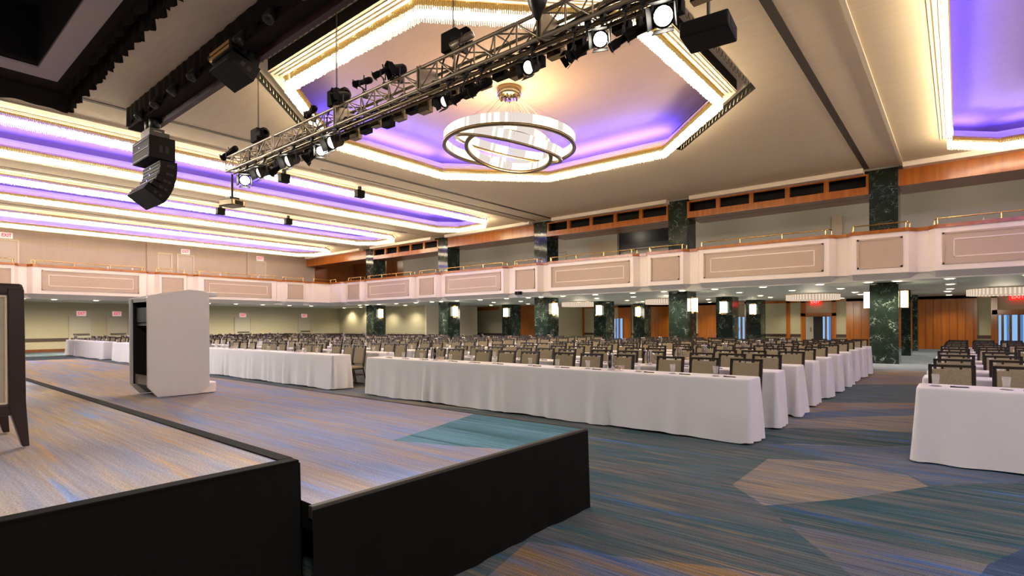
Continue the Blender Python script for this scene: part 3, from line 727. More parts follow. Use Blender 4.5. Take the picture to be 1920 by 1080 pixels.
drum(-12.6, 28.8, 1.15, 'flat crystal drum light half hidden by the middle marble column')

# ------------------------------------------------------------------ stage
def skirt(mb, a, b, z0, z1, amp, seed):
    r = random.Random(seed); a, b = Vector(a), Vector(b); L = (b - a).length; d = (b - a) / L; nrm = Vector((d.y, -d.x)); k = int(L / .03)
    ph = [r.random() * 6 for _ in range(4)]; vs = []; rings = 6
    for i in range(k + 1):
        s = L * i / k
        w = math.sin(s * 13 + ph[0]) * .5 + math.sin(s * 29 + ph[1]) * .3 + math.sin(s * 5.3 + ph[2]) * .6
        for j in range(rings + 1):
            t = j / rings; p = a + d * s + nrm * (amp * w * t + .008 + .012 * t); vs.append((p.x, p.y, z1 + (z0 - z1) * t))
    n = rings + 1
    mb.add(vs, [(i * n + j, i * n + j + 1, (i + 1) * n + j + 1, (i + 1) * n + j) for i in range(k) for j in range(rings)], True)
def deck(label, rect, z, polys, tones, extra, edgem, we, amp, seed):
    x0, x1, y0, y1 = rect
    t = thing('stage_platform', label, 'stage', ((x0 + x1) / 2, (y0 + y1) / 2, 0))
    c = facet_mesh('carpet_top', (x0 + we, x1 - we, y0 + we, y1 - we), z, polys, tones, extra, M['deckcarpet']); o = Vector(t.location)
    c.data.transform(Matrix.Translation(-o)); c.parent = t
    mb = MB(); mb.box(x0 + .03, x1 - .03, y0 + .03, y1 - .03, z - .12, z - .004); mb.build('deck', M['black'], t)
    mb = MB(); mb.box(x1 - we, x1 + .006, y0, y1, z - .05, z + .006); mb.box(x0, x1 - we, y1 - we, y1 + .006, z - .05, z + .006); mb.build('edge_strip', edgem, t, .004)
    mb = MB(); skirt(mb, (x1, y0), (x1, y1), .005, z - .01, amp, seed); skirt(mb, (x1, y1), (x0, y1), .005, z - .01, amp, seed + 1); mb.build('skirt', M['skirt'], t)
    return t
def fz(z, *pts): return [onZ(x, y, z) for x, y in pts]
deck('lower carpeted stage platform with a black skirt, under the silver lectern', (-17, -2.19, 1.26, 3.54), .6,
     [('deckteal', fz(.6, (735, 826), (800, 806), (872, 782), (895, 774), (1000, 780), (1120, 800), (1120, 830), (946, 842), (850, 836), (779, 829)))],
     ['decktan', 'deckgold', 'decklilac'], [((-6, 1), (-5.2, 4)), ((-10, 1), (-8, 4)), ((-12, 3.2), (-4.5, 1.6))], M['edgegrey'], .028, .012, 3)
deck('upper carpeted stage platform with black edging, nearest the camera', (-17, -2.26, -6, 1.24), .8, [], ['deckgold', 'decktan', 'decklilac', 'deckblue'],
     [((-5, -3), (-3.4, 3)), ((-9, -2), (-7, 3)), ((-12, .9), (-3, .35))], M['edge'], .06, .004, 8)

# lectern
LX0, LX1, LY0, LY1, LZ = -7.52, -6.88, 2.02, 2.66, .606
t = thing('lectern', 'tall silver lectern with an open black back, on the lower stage platform', 'lectern', ((LX0 + LX1) / 2, (LY0 + LY1) / 2, LZ))
prof = [(LY0 + .10, LZ), (LY1 - .12, LZ), (LY1, LZ + .08), (LY1, LZ + 1.18), (LY1 - .05, LZ + 1.21), (LY0 + .42, LZ + 1.22), (LY0, LZ + 1.12), (LY0, LZ + .12)]
def yz(mb, pr, x0, x1): mb.prism(pr, 0, 1, Matrix(((0, 0, x1 - x0, x0), (1, 0, 0, 0), (0, 1, 0, 0), (0, 0, 0, 1))))
for x in (LX0, LX1 - .035):
    mb = MB(); yz(mb, prof, x, x + .035); mb.build('side_panel', M['silver'], t, .006)
mb = MB(); mb.box(LX0 + .035, LX1 - .035, LY1 - .05, LY1 - .01, LZ + .08, LZ + 1.16); mb.build('front_panel', M['silver'], t)
mb = MB(); yz(mb, [(LY0 + .02, LZ + 1.11), (LY0 + .42, LZ + 1.205), (LY1 - .05, LZ + 1.2), (LY1 - .05, LZ + 1.15), (LY0 + .42, LZ + 1.16), (LY0 + .02, LZ + 1.07)], LX0 + .035, LX1 - .035); mb.build('worktop', M['black'], t)
mb = MB(); mb.box(LX0 + .035, LX0 + .045, LY0 + .03, LY1 - .05, LZ + .12, LZ + 1.08); mb.box(LX1 - .045, LX1 - .035, LY0 + .03, LY1 - .05, LZ + .12, LZ + 1.08); mb.box(LX0 + .04, LX1 - .04, LY0 + .3, LY0 + .32, LZ + .12, LZ + 1.06); mb.build('lining', M['pocket'], t)
mb = MB(); mb.box(LX0 + .045, LX1 - .045, LY0 + .05, LY0 + .08, LZ + .84, LZ + 1.01); mb.build('fascia', M['blackbox'], t)
mb = MB(); mb.box(LX0 + .035, LX1 - .035, LY0 + .04, LY0 + .07, LZ + .13, LZ + .24); mb.build('bottom_rail', M['bronze'], t)
mb = MB(); mb.box(LX0 + .035, LX1 - .035, LY0 + .06, LY1 - .05, LZ + .80, LZ + .83); mb.box(LX0 + .035, LX1 - .035, LY0 + .3, LY0 + .32, LZ + .1, LZ + .8); mb.build('shelf', M['pocket'], t)
mb = MB(); mb.box(LX0 + .1, LX1 - .02, LY1 - .02, LY1 + .10, LZ + 1.15, LZ + 1.20); mb.build('top_lip', M['silver'], t, .006)
mb = MB(); mb.prism([(LX0 + .1, LY1 - .1), (LX1 - .02, LY1 - .1), (LX1 - .02, LY1 + .06), (LX1 - .10, LY1 + .11), (LX0 + .18, LY1 + .11), (LX0 + .1, LY1 + .06)], LZ, LZ + .12); mb.build('foot', M['white'], t, .01)

# armchair on the stage
AX, AY, AZ = -3.56, .52, .808
t = thing('armchair', 'boxy dark wood armchair with beige upholstered sides, on the upper stage at the left edge', 'armchair', (AX - .32, AY - .3, AZ))
def post(y0, y1, x0, x1, rake):
    mb = MB(); pr = [(y0, .78), (y1, .78), (y1 + rake * .3, .22), (y1 + rake, 0), (y0 + rake + .035 * (1 if rake > 0 else -1) * 0 + (.035 if rake > 0 else 0), 0), (y0 + rake * .2, .2)] if rake > 0 else [(y0, .78), (y1, .78), (y1 + rake * .2, .2), (y1 + rake - .03, 0), (y0 + rake, 0), (y0 + rake * .3, .22)]
    yz(mb, [(y + 0, AZ + z) for y, z in pr], x0, x1); mb.build('leg', M['darkwood'], t, .005)
W = .62; D = .58
for x in (AX - .06, AX - W):
    post(AY - .062, AY, x, x + .06, .018); post(AY - D, AY - D + .062, x, x + .06, -.018)
for x in (AX - .055, AX - W + .005):
    mb = MB(); mb.box(x, x + .05, AY - D, AY, AZ + .745, AZ + .805); mb.build('top_rail', M['darkwood'], t, .015)
    mb = MB(); mb.box(x, x + .05, AY - D + .02, AY - .02, AZ + .16, AZ + .215); mb.build('side_rail', M['darkwood'], t, .006)
    mb = MB(); mb.box(x + .008, x + .044, AY - D + .055, AY - .055, AZ + .21, AZ + .75); mb.build('side_panel', M['armfab'], t, .006)
    mb = MB(); xx = x + .046; q = .067
    mb.path([(xx, AY - D + q, AZ + .22), (xx, AY - q, AZ + .22), (xx, AY - q, AZ + .74), (xx, AY - D + q, AZ + .74), (xx, AY - D + q, AZ + .22)], .006, 6); mb.build('piping', M['piping'], t)
mb = MB(); mb.box(AX - W + .06, AX - .06, AY - .1, AY - .03, AZ + .2, AZ + .76); mb.build('backrest', M['armfab'], t, .02)
mb = MB(); mb.box(AX - W + .05, AX - .05, AY - .06, AY, AZ + .745, AZ + .80); mb.box(AX - W + .05, AX - .05, AY - D, AY - D + .05, AZ + .16, AZ + .22); mb.build('cross_rail', M['darkwood'], t, .008)
mb = MB(); mb.box(AX - W + .06, AX - .06, AY - D + .02, AY - .1, AZ + .22, AZ + .42); mb.build('seat_cushion', M['armfab'], t, .03)

# ------------------------------------------------------------------ black borders on the ceiling
def ruffle(mb, a, b, z1, h, seed, period=.22, amp=.05):
    r = random.Random(seed); a, b = Vector(a), Vector(b); L = (b - a).length; d = (b - a) / L; nr = Vector((d.y, -d.x)); k = int(L / .04); vs = []; n = 5
    for i in range(k + 1):
        s = L * i / k; w = math.sin(2 * PI * s / period + math.sin(s * 1.7) * 2) + .5 * math.sin(s * 11 + seed)
        hh = h * (1 + .10 * math.sin(2 * PI * s / period * .5) + .05 * math.sin(s * 3))
        for j in range(n):
            t_ = j / (n - 1); p = a + d * s + nr * (amp * w * (.35 + .65 * t_)); vs.append((p.x, p.y, z1 - hh * t_))
    mb.add(vs, [(i * n + j, i * n + j + 1, (i + 1) * n + j + 1, (i + 1) * n + j) for i in range(k) for j in range(n - 1)], True)
mb = MB(); ruffle(mb, (-15.55, -3), (-15.55, 3.05), ZC - .02, .42, 1, .55, .07); ruffle(mb, (-15.55, 3.05), (-4.5, 3.05), ZC - .02, .40, 2)
ruffle(mb, (-15.1, 2.9), (-4.5, 2.9), ZC - .02, .22, 5, .6, .03)
props(mb.build('ruffled_valance', M['drape']), 'gathered black valance framing the dark ceiling recess at the upper left', 'curtain')
t = thing('border_beam', 'long black draped lighting beam with a wine red lower edge, under the ceiling', 'lighting beam', (-8, 4.35, 6.05))
mb = MB(); mb.box(-15.5, -.5, 4.17, 4.52, 6.18, ZC - .01); ruffle(mb, (-.5, 4.14), (-15.5, 4.14), ZC - .02, .42, 3, .35, .02); mb.build('drape', M['drape'], t)
mb = MB(); mb.box(-15.5, -.5, 4.44, 4.54, 6.06, 6.2); mb.build('lower_board', M['winedark'], t)
for i in range(12):
    x = -14.4 + i * 1.02; mb = MB(); a = aim((.2 * math.sin(i * 2.3), -.5, -.85), (x, 4.12, 6.26)); mb.lathe([(0, -.14), (.07, -.12), (.085, .05), (.095, .12), (.07, .12), (0, .07)], a, 10); mb.build('cyclorama_lamp', M['black'], t)

# ------------------------------------------------------------------ line arrays
def cabinet(par, name, x0, x1, Mx, d, h, led=True, grips=True):
    """cabinet in local (y forward 0 at its front, z down from 0); Mx places it"""
    mb = MB(); pr = [(-d, 0), (0, 0), (0, -h), (-d, -h * .94)]
    a = Mx @ Matrix(((0, 0, x1 - x0, x0), (1, 0, 0, 0), (0, 1, 0, 0), (0, 0, 0, 1)))
    mb.prism(pr, 0, 1, a); c = mb.build(name, M['blackbox'], par, .006)
    if grips:
        q = MB()
        for yy in (-.62, -.38): q.box(x1 - .002, x1 + .004, d * yy, d * yy + .07, -h * .68, -h * .38, Mx)
        q.build('grip', M['pocket'], c)
    q = MB()
    for s in (.12, .5, .88): q.box(x0 + .03, x1 - .03, -d - .012, -d, -h * s - .006, -h * s + .006, Mx)
    q.build('fin', M['black'], c)
    if led:
        q = MB(); q.lathe([(0, .006), (.009, 0)], Mx @ Matrix.Translation((x0 + (x1 - x0) * .45, -d - .012, -h * .35)) @ Matrix.Rotation(PI / 2, 4, 'X'), 8); q.build('status_light', M['led'], c)
x0, x1 = -14.95, -13.8
t = thing('line_array', 'curved black loudspeaker array hanging at the left below the border beam', 'loudspeaker', (-14.4, 4.4, 6.1))
cabinet(t, 'bass_cabinet', x0, x1, Matrix.Translation((0, 4.62, 5.66)), .52, .51)
p = Vector((4.66, 5.14))
for k, th in enumerate((0, 7, 15, 24, 33)):
    a = math.radians(th); Mx = Matrix.Translation((0, p.x, p.y)) @ Matrix.Rotation(-a, 4, 'X')
    cabinet(t, 'cabinet', x0 - .03, x1, Mx, (.34, .35, .38, .42, .48)[k], .20, k < 4)
    p = p + Vector((-math.sin(a), -math.cos(a))) * .205
mb = MB()
for y in (4.2, 4.5): mb.box(x0 + .2, x1 - .12, y - .03, y + .03, 5.66, 5.74)
mb.box(x0 + .25, x1 - .3, 4.2, 4.5, 5.74, 5.92); mb.box(x1 - .2, x1 - .14, 4.15, 4.55, 5.66, 5.8); mb.build('flying_frame', M['black'], t)
mb = MB(); mb.box(x1 - .296, x1 - .292, 4.28, 4.44, 5.80, 5.86); mb.build('name_plate', M['alu'], t)
mb = MB()
for x in (x0 + .4, x1 - .45):
    mb.tube((x, 4.35, 5.9), (x, 4.35, 6.35), .018); mb.lathe([(.0, 0), (.11, .02), (.12, .2), (.05, .3)], Matrix.Translation((x, 4.35, 5.95)), 10)
mb.build('hoist', M['black'], t)
t = thing('loudspeaker_cluster', 'short black loudspeaker cluster hanging under the border beam, top left of the octagon', 'loudspeaker', (-9.75, 4.4, 6.3))
for k, th in enumerate((14, 26)):
    a = math.radians(th); Mx = Matrix.Translation((0, 4.55 - .03 * k, 6.22 - .30 * k)) @ Matrix.Rotation(-a, 4, 'X'); cabinet(t, 'cabinet', -10.2, -9.45, Mx, .5, .29, False)
mb = MB(); mb.box(-10.3, -9.5, 4.0, 4.06, 6.12, 6.18); mb.box(-10.3, -9.5, 4.0, 4.5, 6.2, 6.26); mb.build('flying_frame', M['brass'], t)

# ------------------------------------------------------------------ truss
TY0, TY1, TZ0, TZ1 = 4.98, 5.28, 4.68, 4.97
t = thing('lighting_truss', 'long aluminium box truss carrying stage lights across the ceiling', 'truss', (-6.8, 5.13, TZ0))
for y in (TY0, TY1):
    for z in (TZ0, TZ1):
        mb = MB(); mb.tube((-12, y, z), (-1.6, y, z), .024, 8); mb.build('chord', M['alu'], t)
for nm, f in (('face', lambda u, v, x: ((x, TY0, TZ0 + (TZ1 - TZ0) * v))), ('face', lambda u, v, x: ((x, TY1, TZ0 + (TZ1 - TZ0) * v))), ('face', lambda u, v, x: ((x, TY0 + (TY1 - TY0) * v, TZ0))), ('face', lambda u, v, x: ((x, TY0 + (TY1 - TY0) * v, TZ1)))):
    mb = MB()
    for s in range(5):
        xs = -12 + s * 2.08; nn = 6; w = 2.08 / nn
        for i in range(nn):
            a = xs + i * w; mb.tube(f(0, 0, a), f(0, 1, a), .011, 6); v0 = i % 2; mb.tube(f(0, v0, a), f(0, 1 - v0, a + w), .011, 6)
    mb.tube(f(0, 0, -1.62), f(0, 1, -1.62), .011); mb.build('bracing', M['alu'], t)
for s in range(1, 5):
    x = -12 + s * 2.08; mb = MB()
    for dx in (-.035, .02): mb.box(x + dx, x + dx + .018, TY0 - .03, TY1 + .03, TZ0 - .03, TZ1 + .03)
    mb.build('joint_plate', M['alu'], t)
mb = MB(); r = random.Random(4)
for q in range(5):
    pts = [(-11.9 + i * .35, TY0 + .08 + .14 * r.random(), TZ0 + .03 + .1 * r.random()) for i in range(30)]; mb.path(pts, .014, 5)
mb.build('cables', M['black'], t)
mb = MB(); mb.tube((-11.8, TY1 - .12, TZ0 - .06), (-1.8, TY1 - .12, TZ0 - .06), .024, 8); mb.tube((-11.8, TY0 + .08, TZ0 - .05), (-1.8, TY0 + .08, TZ0 - .05), .03, 6); mb.build('lamp_bar', M['bronze'], t)
for i in range(34):
    x = -11.6 + i * .29; mb = MB(); mb.box(x, x + .2, TY1 - .05, TY1 + .06, TZ0 - .11 - .035 * ((i * 5) % 3), TZ0 - .015); mb.build('dimmer_box', M['bronze'] if i % 2 else M['blackbox'], t)

LN = 0
def stage_light(kind, px, py, d, lit, label, up=False, Y=5.0, silver=False, sc=1.0):
    sc *= .92 if lit == 2 else .74
    """a stage lamp: px,py is its centre in the photo at depth Y, d the beam direction"""
    ry = ray(px, py); s = Y / ry[1]; c = Vector((ry[0] * s, Y, CH + ry[2] * s))
    zc = TZ1 + .02 if up else TZ0 - .03
    t = thing('stage_light', label, 'stage light', (c.x, Y + .05, zc), 'stage lights clamped to the truss')
    d = Vector(d).normalized(); a = aim(d, c); bm_ = M['alu'] if silver else M['blackbox']
    mb = MB()
    if kind == 'fresnel':
        mb.lathe([(0, -.17), (.07, -.165), (.10, -.12), (.105, .06), (.12, .07), (.12, .10), (.10, .10), (.095, .06)], a @ Matrix.Scale(sc, 4), 16); mb.build('housing', bm_, t)
        zl, rl = .075 * sc, .096 * sc
        for k in range(4):
            mb = MB(); q = a @ Matrix.Rotation(k * PI / 2, 4, 'Z') @ Matrix.Translation((.115 * sc, 0, .10 * sc)) @ Matrix.Rotation(math.radians(17), 4, 'Y')
            mb.add([q @ Vector(v) for v in ((0, -.10 * sc, 0), (0, .10 * sc, 0), (0, .115 * sc, .115 * sc), (0, -.115 * sc, .115 * sc), (.006, -.10 * sc, 0), (.006, .10 * sc, 0), (.006, .115 * sc, .115 * sc), (.006, -.115 * sc, .115 * sc))],
                   [(0, 1, 2, 3), (7, 6, 5, 4), (0, 4, 5, 1), (1, 5, 6, 2), (2, 6, 7, 3), (3, 7, 4, 0)]); mb.build('barn_door', M['blackbox'], t)
    else:
        mb.lathe([(0, -.30), (.06, -.295), (.085, -.24), (.085, -.10), (.065, -.07), (.065, .10), (.08, .12), (.08, .24), (.09, .25), (.09, .28), (.07, .28), (.065, .22)], a @ Matrix.Scale(sc, 4), 14); mb.build('barrel', bm_, t)
        mb = MB(); mb.box(-.095 * sc, .095 * sc, -.095 * sc, .095 * sc, .255 * sc, .262 * sc, a); mb.build('gel_frame', M['black'], t); mb = MB(); mb.tube(a @ Vector((0, 0, -.02)), a @ Vector((.0, .17 * sc, -.05 * sc)), .011); mb.build('handle', M['black'], t)
        zl, rl = .225 * sc, .066 * sc
    mb = MB(); mb.lathe([(0, .02), (rl * .6, .015), (rl, 0)], a @ Matrix.Translation((0, 0, zl)), 16); mb.build('lens', M['lens'] if lit == 2 else (M['lensdim'] if lit == 1 else M['booth']), t)
    side = d.cross(Vector((0, 0, 1))); side = side.normalized() if side.length > .01 else Vector((1, 0, 0))
    mb = MB(); w = .125 * sc; top = Vector((c.x, Y + .05, zc)); sg = 1 if up else -1; hub = top + Vector((0, 0, sg * .07))
    mid = c + Vector((0, 0, -sg * .16 * sc))
    for sd in (1, -1): mb.path([c + side * w * sd, mid + side * w * sd, mid + side * .03 * sd], .010, 6)
    mb.tube(mid + side * w, mid - side * w, .010); mb.tube(mid, top, .012); mb.build('yoke', M['black'], t)
    mb = MB(); mb.box(top.x - .025, top.x + .025, top.y - .04, top.y + .04, top.z - .04, top.z + .05); mb.build('clamp', M['black'], t)
    if lit == 2:
        tgt = c + d * 4
        spot('stage_beam', c + d * (.12 * sc + .05), tgt, 200, (1, .93, .82), .9, .6, .05)
cams = lambda px, py, Y=5.0: -Vector(ray(px, py))
stage_light('profile', 430, 287, (-.75, -.35, -.45), 0, 'black profile spot above the truss at its far left end', True)
stage_light('fresnel', 460, 338, cams(460, 338) + Vector((-.25, 0, 0)), 2, 'brightest lit lamp under the left end of the truss')
stage_light('fresnel', 493, 322, (.12, -.85, -.42), 2, 'lit lamp seen edge-on, second from the truss left end')
stage_light('profile', 522, 314, (-.72, -.3, -.5), 0, 'dark profile spot hanging between two lit lamps near the truss left end')
stage_light('fresnel', 547, 300, (.12, -.85, -.45), 2, 'lit lamp with open flaps, third lit one from the truss left end')
stage_light('fresnel', 582, 294, (-.5, -.5, -.55), 0, 'small dark lamp beside the round bright lamp under the truss', sc=.8)
stage_light('fresnel', 602, 283, cams(602, 283) + Vector((-.1, 0, 0)), 2, 'round bright lamp under the truss in front of the recess fringe', sc=.8)
stage_light('fresnel', 628, 266, (.1, -.85, -.42), 2, 'lit lamp seen edge-on just right of the round bright lamp')
stage_light('profile', 583, 210, (-.95, .15, -.08), 0, 'dark profile spot lying level above the truss, before the bright fringe', True, sc=.9)
stage_light('fresnel', 641, 181, (-.35, -.85, -.2), 0, 'unlit lamp with barn doors above the truss, left of the level profile spot', True)
stage_light('profile', 680, 154, (-.95, -.25, -.03), 0, 'level dark profile spot standing on the truss, against violet ceiling', True, sc=.8)
stage_light('profile', 718, 134, (-.82, -.35, -.30), 0, 'tilted dark profile spot on the truss touching a barn door lamp', True, sc=.8)
stage_light('fresnel', 746, 131, (-.35, -.8, -.3), 0, 'unlit barn door lamp on the truss right of the tilted profile spot', True)
stage_light('profile', 866, 76, (-.80, -.3, -.30), 0, 'bare metal profile spot on top of the truss left of the right hand hoist', True, silver=True, sc=.8)
stage_light('fresnel', 838, 189, (-.05, -.85, -.45), 1, 'dim lamp with silvery flaps below the truss, left of the chandelier mount', sc=.9)
stage_light('profile', 868, 178, (-.85, -.2, -.32), 0, 'dark profile spot under the truss, first of two beside the chandelier mount', sc=.8)
stage_light('profile', 900, 164, (-.85, -.2, -.32), 0, 'dark profile spot under the truss, nearest the chandelier mount', sc=.8)
stage_light('fresnel', 996, 125, (-.02, -.88, -.45), 1, 'softly lit lamp hanging right of the chandelier mount')
stage_light('fresnel', 1074, 104, (-.5, -.7, -.6), 0, 'small dark lamp facing down, left of a bright lamp under the truss', sc=.7)
stage_light('profile', 1098, 90, (-.75, -.2, -.4), 0, 'dark profile spot between a small dark lamp and a bright lamp', sc=.7)
stage_light('fresnel', 1127, 73, cams(1127, 73) + Vector((-.15, 0, 0)), 2, 'bright round lamp under the right half of the truss, before its end lamp', sc=.8)
stage_light('profile', 1170, 72, (-.8, -.3, -.45), 0, 'dark profile spot hanging lowest near the truss right end', sc=.8)
stage_light('profile', 1203, 55, (-.85, -.25, -.3), 0, 'dark profile spot touching the large bright lamp at the truss right end', sc=.8)
stage_light('fresnel', 1246, 29, cams(1246, 29) + Vector((-.2, 0, 0)), 2, 'largest bright lamp at the right end of the truss, beside the black projector')
def hoist(x, y, zb, label, bag=False):
    t = thing('chain_hoist', label, 'hoist', (x, y, zb), 'chain hoists lifting the truss')
    mb = MB(); mb.box(x - .15, x + .13, y - .09, y + .09, zb + .10, zb + .36); mb.lathe([(.05, 0), (.105, .03), (.105, .26), (.05, .29)], aim((1, 0, 0), (x + .02, y, zb + .24)), 10); mb.build('motor', M['blackbox'], t, .01)
    mb = MB(); mb.tube((x, y, zb + .34), (x, y, ZC + (.02 if y < 5 or x > 0 or x < -12 else .6)), .008, 5); mb.tube((x + .03, y, zb + .34), (x + .03, y, ZC - .05), .003, 4); mb.build('chain', M['black'], t)
    mb = MB(); mb.path([(x, y, zb + .16), (x - .03, y, zb + .06), (x, y, zb), (x + .03, y, zb + .06), (x, y, zb + .16)], .01); mb.build('hook', M['black'], t)
    mb = MB(); mb.path([(x - .1, y, zb + .2), (x - .08, y - .13, zb - .1), (x - .08, y - .14, zb - .34), (x + .1, y - .1, zb - .36), (x + .12, y, zb + .1)], .012); mb.build('sling', M['black'], t)
hoist(-10.85, 5.13, TZ1 + .02, 'black chain hoist on the truss near its left end')
hoist(-8.05, 5.13, TZ1 + .02, 'black chain hoist on the truss before the blue recess edge')
hoist(-5.25, 5.13, TZ1 + .02, 'black chain hoist on the truss beside the bare metal profile spot')
t = thing('chain_bag', 'pointed glossy black chain bag hanging at the top edge of the view', 'chain bag', (-3.62, 4.85, 5.6))
mb = MB(); mb.lathe([(.0, 4.80), (.03, 4.82), (.10, 4.98), (.20, 5.30), (.23, 5.8), (.20, 5.95)], Matrix.Translation((-3.62, 4.85, 0)), 10); mb.build('bag', M['bag'], t)
mb = MB(); mb.tube((-3.62, 4.85, 5.9), (-3.62, 4.85, ZC + .4), .012); mb.build('chain', M['black'], t)

# projectors
def projector(c, sx, sy, sz, m, label, ztop, rz=0):
    t = thing('projector', label, 'projector', c); x, y, z = c; a = Matrix.Translation(c) @ Matrix.Rotation(rz, 4, 'Z')
    mb = MB(); mb.box(-sx / 2, sx / 2, -sy / 2, sy / 2, -sz / 2, sz / 2, a); mb.build('body', m, t, .02)
    mb = MB(); mb.lathe([(0, 0), (sz * .3, 0), (sz * .32, .05), (sz * .24, .05), (sz * .2, .02), (0, .02)], a @ Matrix.Translation((sx * .2, sy / 2, 0)) @ Matrix.Rotation(-PI / 2, 4, 'X'), 14); mb.build('lens', M['black'], t)
    mb = MB()
    for i in range(6): mb.box(sx / 2, sx / 2 + .006, -sy * .3, sy * .3, -sz * .32 + i * sz * .11, -sz * .32 + i * sz * .11 + .012, a)
    mb.build('vent', M['pocket'], t)
    mb = MB(); mb.tube((x, y, z + sz / 2), (x, y, ztop), .025, 8); mb.box(x - .12, x + .12, y - .1, y + .1, z + sz / 2, z + sz / 2 + .05); mb.build('mount', M['black'], t)
projector((-2.48, 7.02, 5.17), .60, .52, .2, M['blackbox'], 'large black projector hanging at the upper right by the ceiling slot', ZC + .1, .10)
projector((-12.1, 5.15, 4.05), .40, .34, .14, M['bronze'], 'small grey projector hanging below the left end of the truss', TZ0, .3)
for (x, y, z, lb) in ((-17.82, 12.2, ZC - .28, 'small dark box speaker on the nearest long ceiling fringe, right part'), (-25.1, 13.2, ZC - .28, 'small dark box speaker on the middle long ceiling fringe, right one'), (-25.1, 10.1, ZC - .28, 'small dark box speaker on the middle long ceiling fringe, left one'), (-17.82, 9.2, ZC - .3, 'small dark box speaker on the nearest long ceiling fringe, behind the truss')):
    t = thing('ceiling_speaker', lb, 'speaker', (x, y, z), 'box speakers on the ceiling fringes')
    mb = MB(); mb.box(x - .12 + .2, x + .12 + .2, y - .16, y + .16, z - .14, z + .14); mb.build('cabinet', M['blackbox'], t, .01)
    mb = MB(); mb.box(x + .15, x + .25, y - .05, y + .05, z + .14, ZC); mb.build('bracket', M['black'], t)

# ------------------------------------------------------------------ ring chandelier
CC = Vector((-8.75, 10.51, 0))
t = thing('ring_chandelier', 'three tilted crystal ring chandelier under the octagonal ceiling recess', 'chandelier', (CC.x, CC.y, 6.0))
mb = MB(); mb.lathe([(0, 7.16), (.28, 7.17), (.31, 7.2), (.31, 7.38)], Matrix.Translation(CC), 28); mb.build('canopy', M['bronze'], t)
mb = MB(); r = random.Random(2)
for i in range(60):
    a, q = r.random() * 2 * PI, .27 * math.sqrt(r.random()); mb.tube((CC.x + q * math.cos(a), CC.y + q * math.sin(a), 7.17), (CC.x + q * math.cos(a), CC.y + q * math.sin(a), 7.12), .012, 5)
mb.build('canopy_studs', M['bronze'], t)
vd = Vector((-8.75, 10.51, 0)).normalized(); vr = Vector((vd.y, -vd.x, 0))   # away from / right of the camera side
def ring(c, R, tilt_r, tilt_v, h, nm):
    """tilt_r: right side lower (about the view axis); tilt_v: near side lower"""
    A = Matrix(((vr.x, vd.x, 0, c.x), (vr.y, vd.y, 0, c.y), (0, 0, 1, c.z), (0, 0, 0, 1))) @ Matrix.Rotation(math.radians(tilt_r), 4, 'Y') @ Matrix.Rotation(math.radians(tilt_v), 4, 'X')
    mb = MB(); n = int(R * 100); rr = random.Random(int(R * 10))
    for i in range(n):
        a = 2 * PI * i / n; mb.m = 0 if math.sin(a * 2 + R) + .8 * math.sin(a * 9 + R * 3) + 1.5 * (rr.random() - .5) > -.6 else 1
        w = 2 * PI * R / n * .46
        mb.box(-.016, .016, -w, w, -h / 2, h / 2, A @ Matrix.Rotation(a, 4, 'Z') @ Matrix.Translation((R, 0, 0)))
    rg = mb.build('crystal_ring', [M['ringa'], M['ringb']], t)
    mb = MB(); mb.lathe([(R - .045, -h / 2 - .055), (R + .045, -h / 2 - .055), (R + .045, -h / 2), (R - .045, -h / 2), (R - .045, -h / 2 - .055)], A, 72); mb.build('rim', M['bronze'], rg)
    return A
A1 = ring(Vector((CC.x, CC.y, 6.02)), 1.64, 1.5, 0, .23, 'outer'); A2 = ring(Vector((CC.x, CC.y, 5.98)), 1.36, 12.5, 10, .21, 'mid'); A3 = ring(Vector((CC.x, CC.y, 5.88)), 1.08, 9, -8.5, .22, 'in')
mb = MB()
for A, R, k in ((A1, 1.64, 8), (A2, 1.34, 5), (A3, 1.08, 4)):
    for i in range(k):
        a = 2 * PI * (i + .3) / k; p = A @ Vector((R * math.cos(a), R * math.sin(a), .11)); mb.tube((CC.x + .2 * math.cos(a), CC.y + .2 * math.sin(a), 7.17), p, .003, 4)
mb.build('cables', M['bronze'], t)
point('chandelier_glow', (CC.x, CC.y, 6.2), 260, (1, .68, .32), .5)

x_ = xat(974, 20.95)
t = thing('wall_projector', 'small dark box fixed under the gallery parapet above the far tables', 'projector', (x_, 21.0, 2.95))
mb = MB(); mb.box(x_ - .16, x_ + .16, 20.78, 20.98, 2.88, 3.04); mb.build('body', M['blackbox'], t, .01)
mb = MB(); mb.lathe([(0, .02), (.04, .02), (.05, 0)], aim((0, -1, -.2), (x_ + .05, 20.78, 2.95)), 10); mb.build('lens', M['booth'], t)

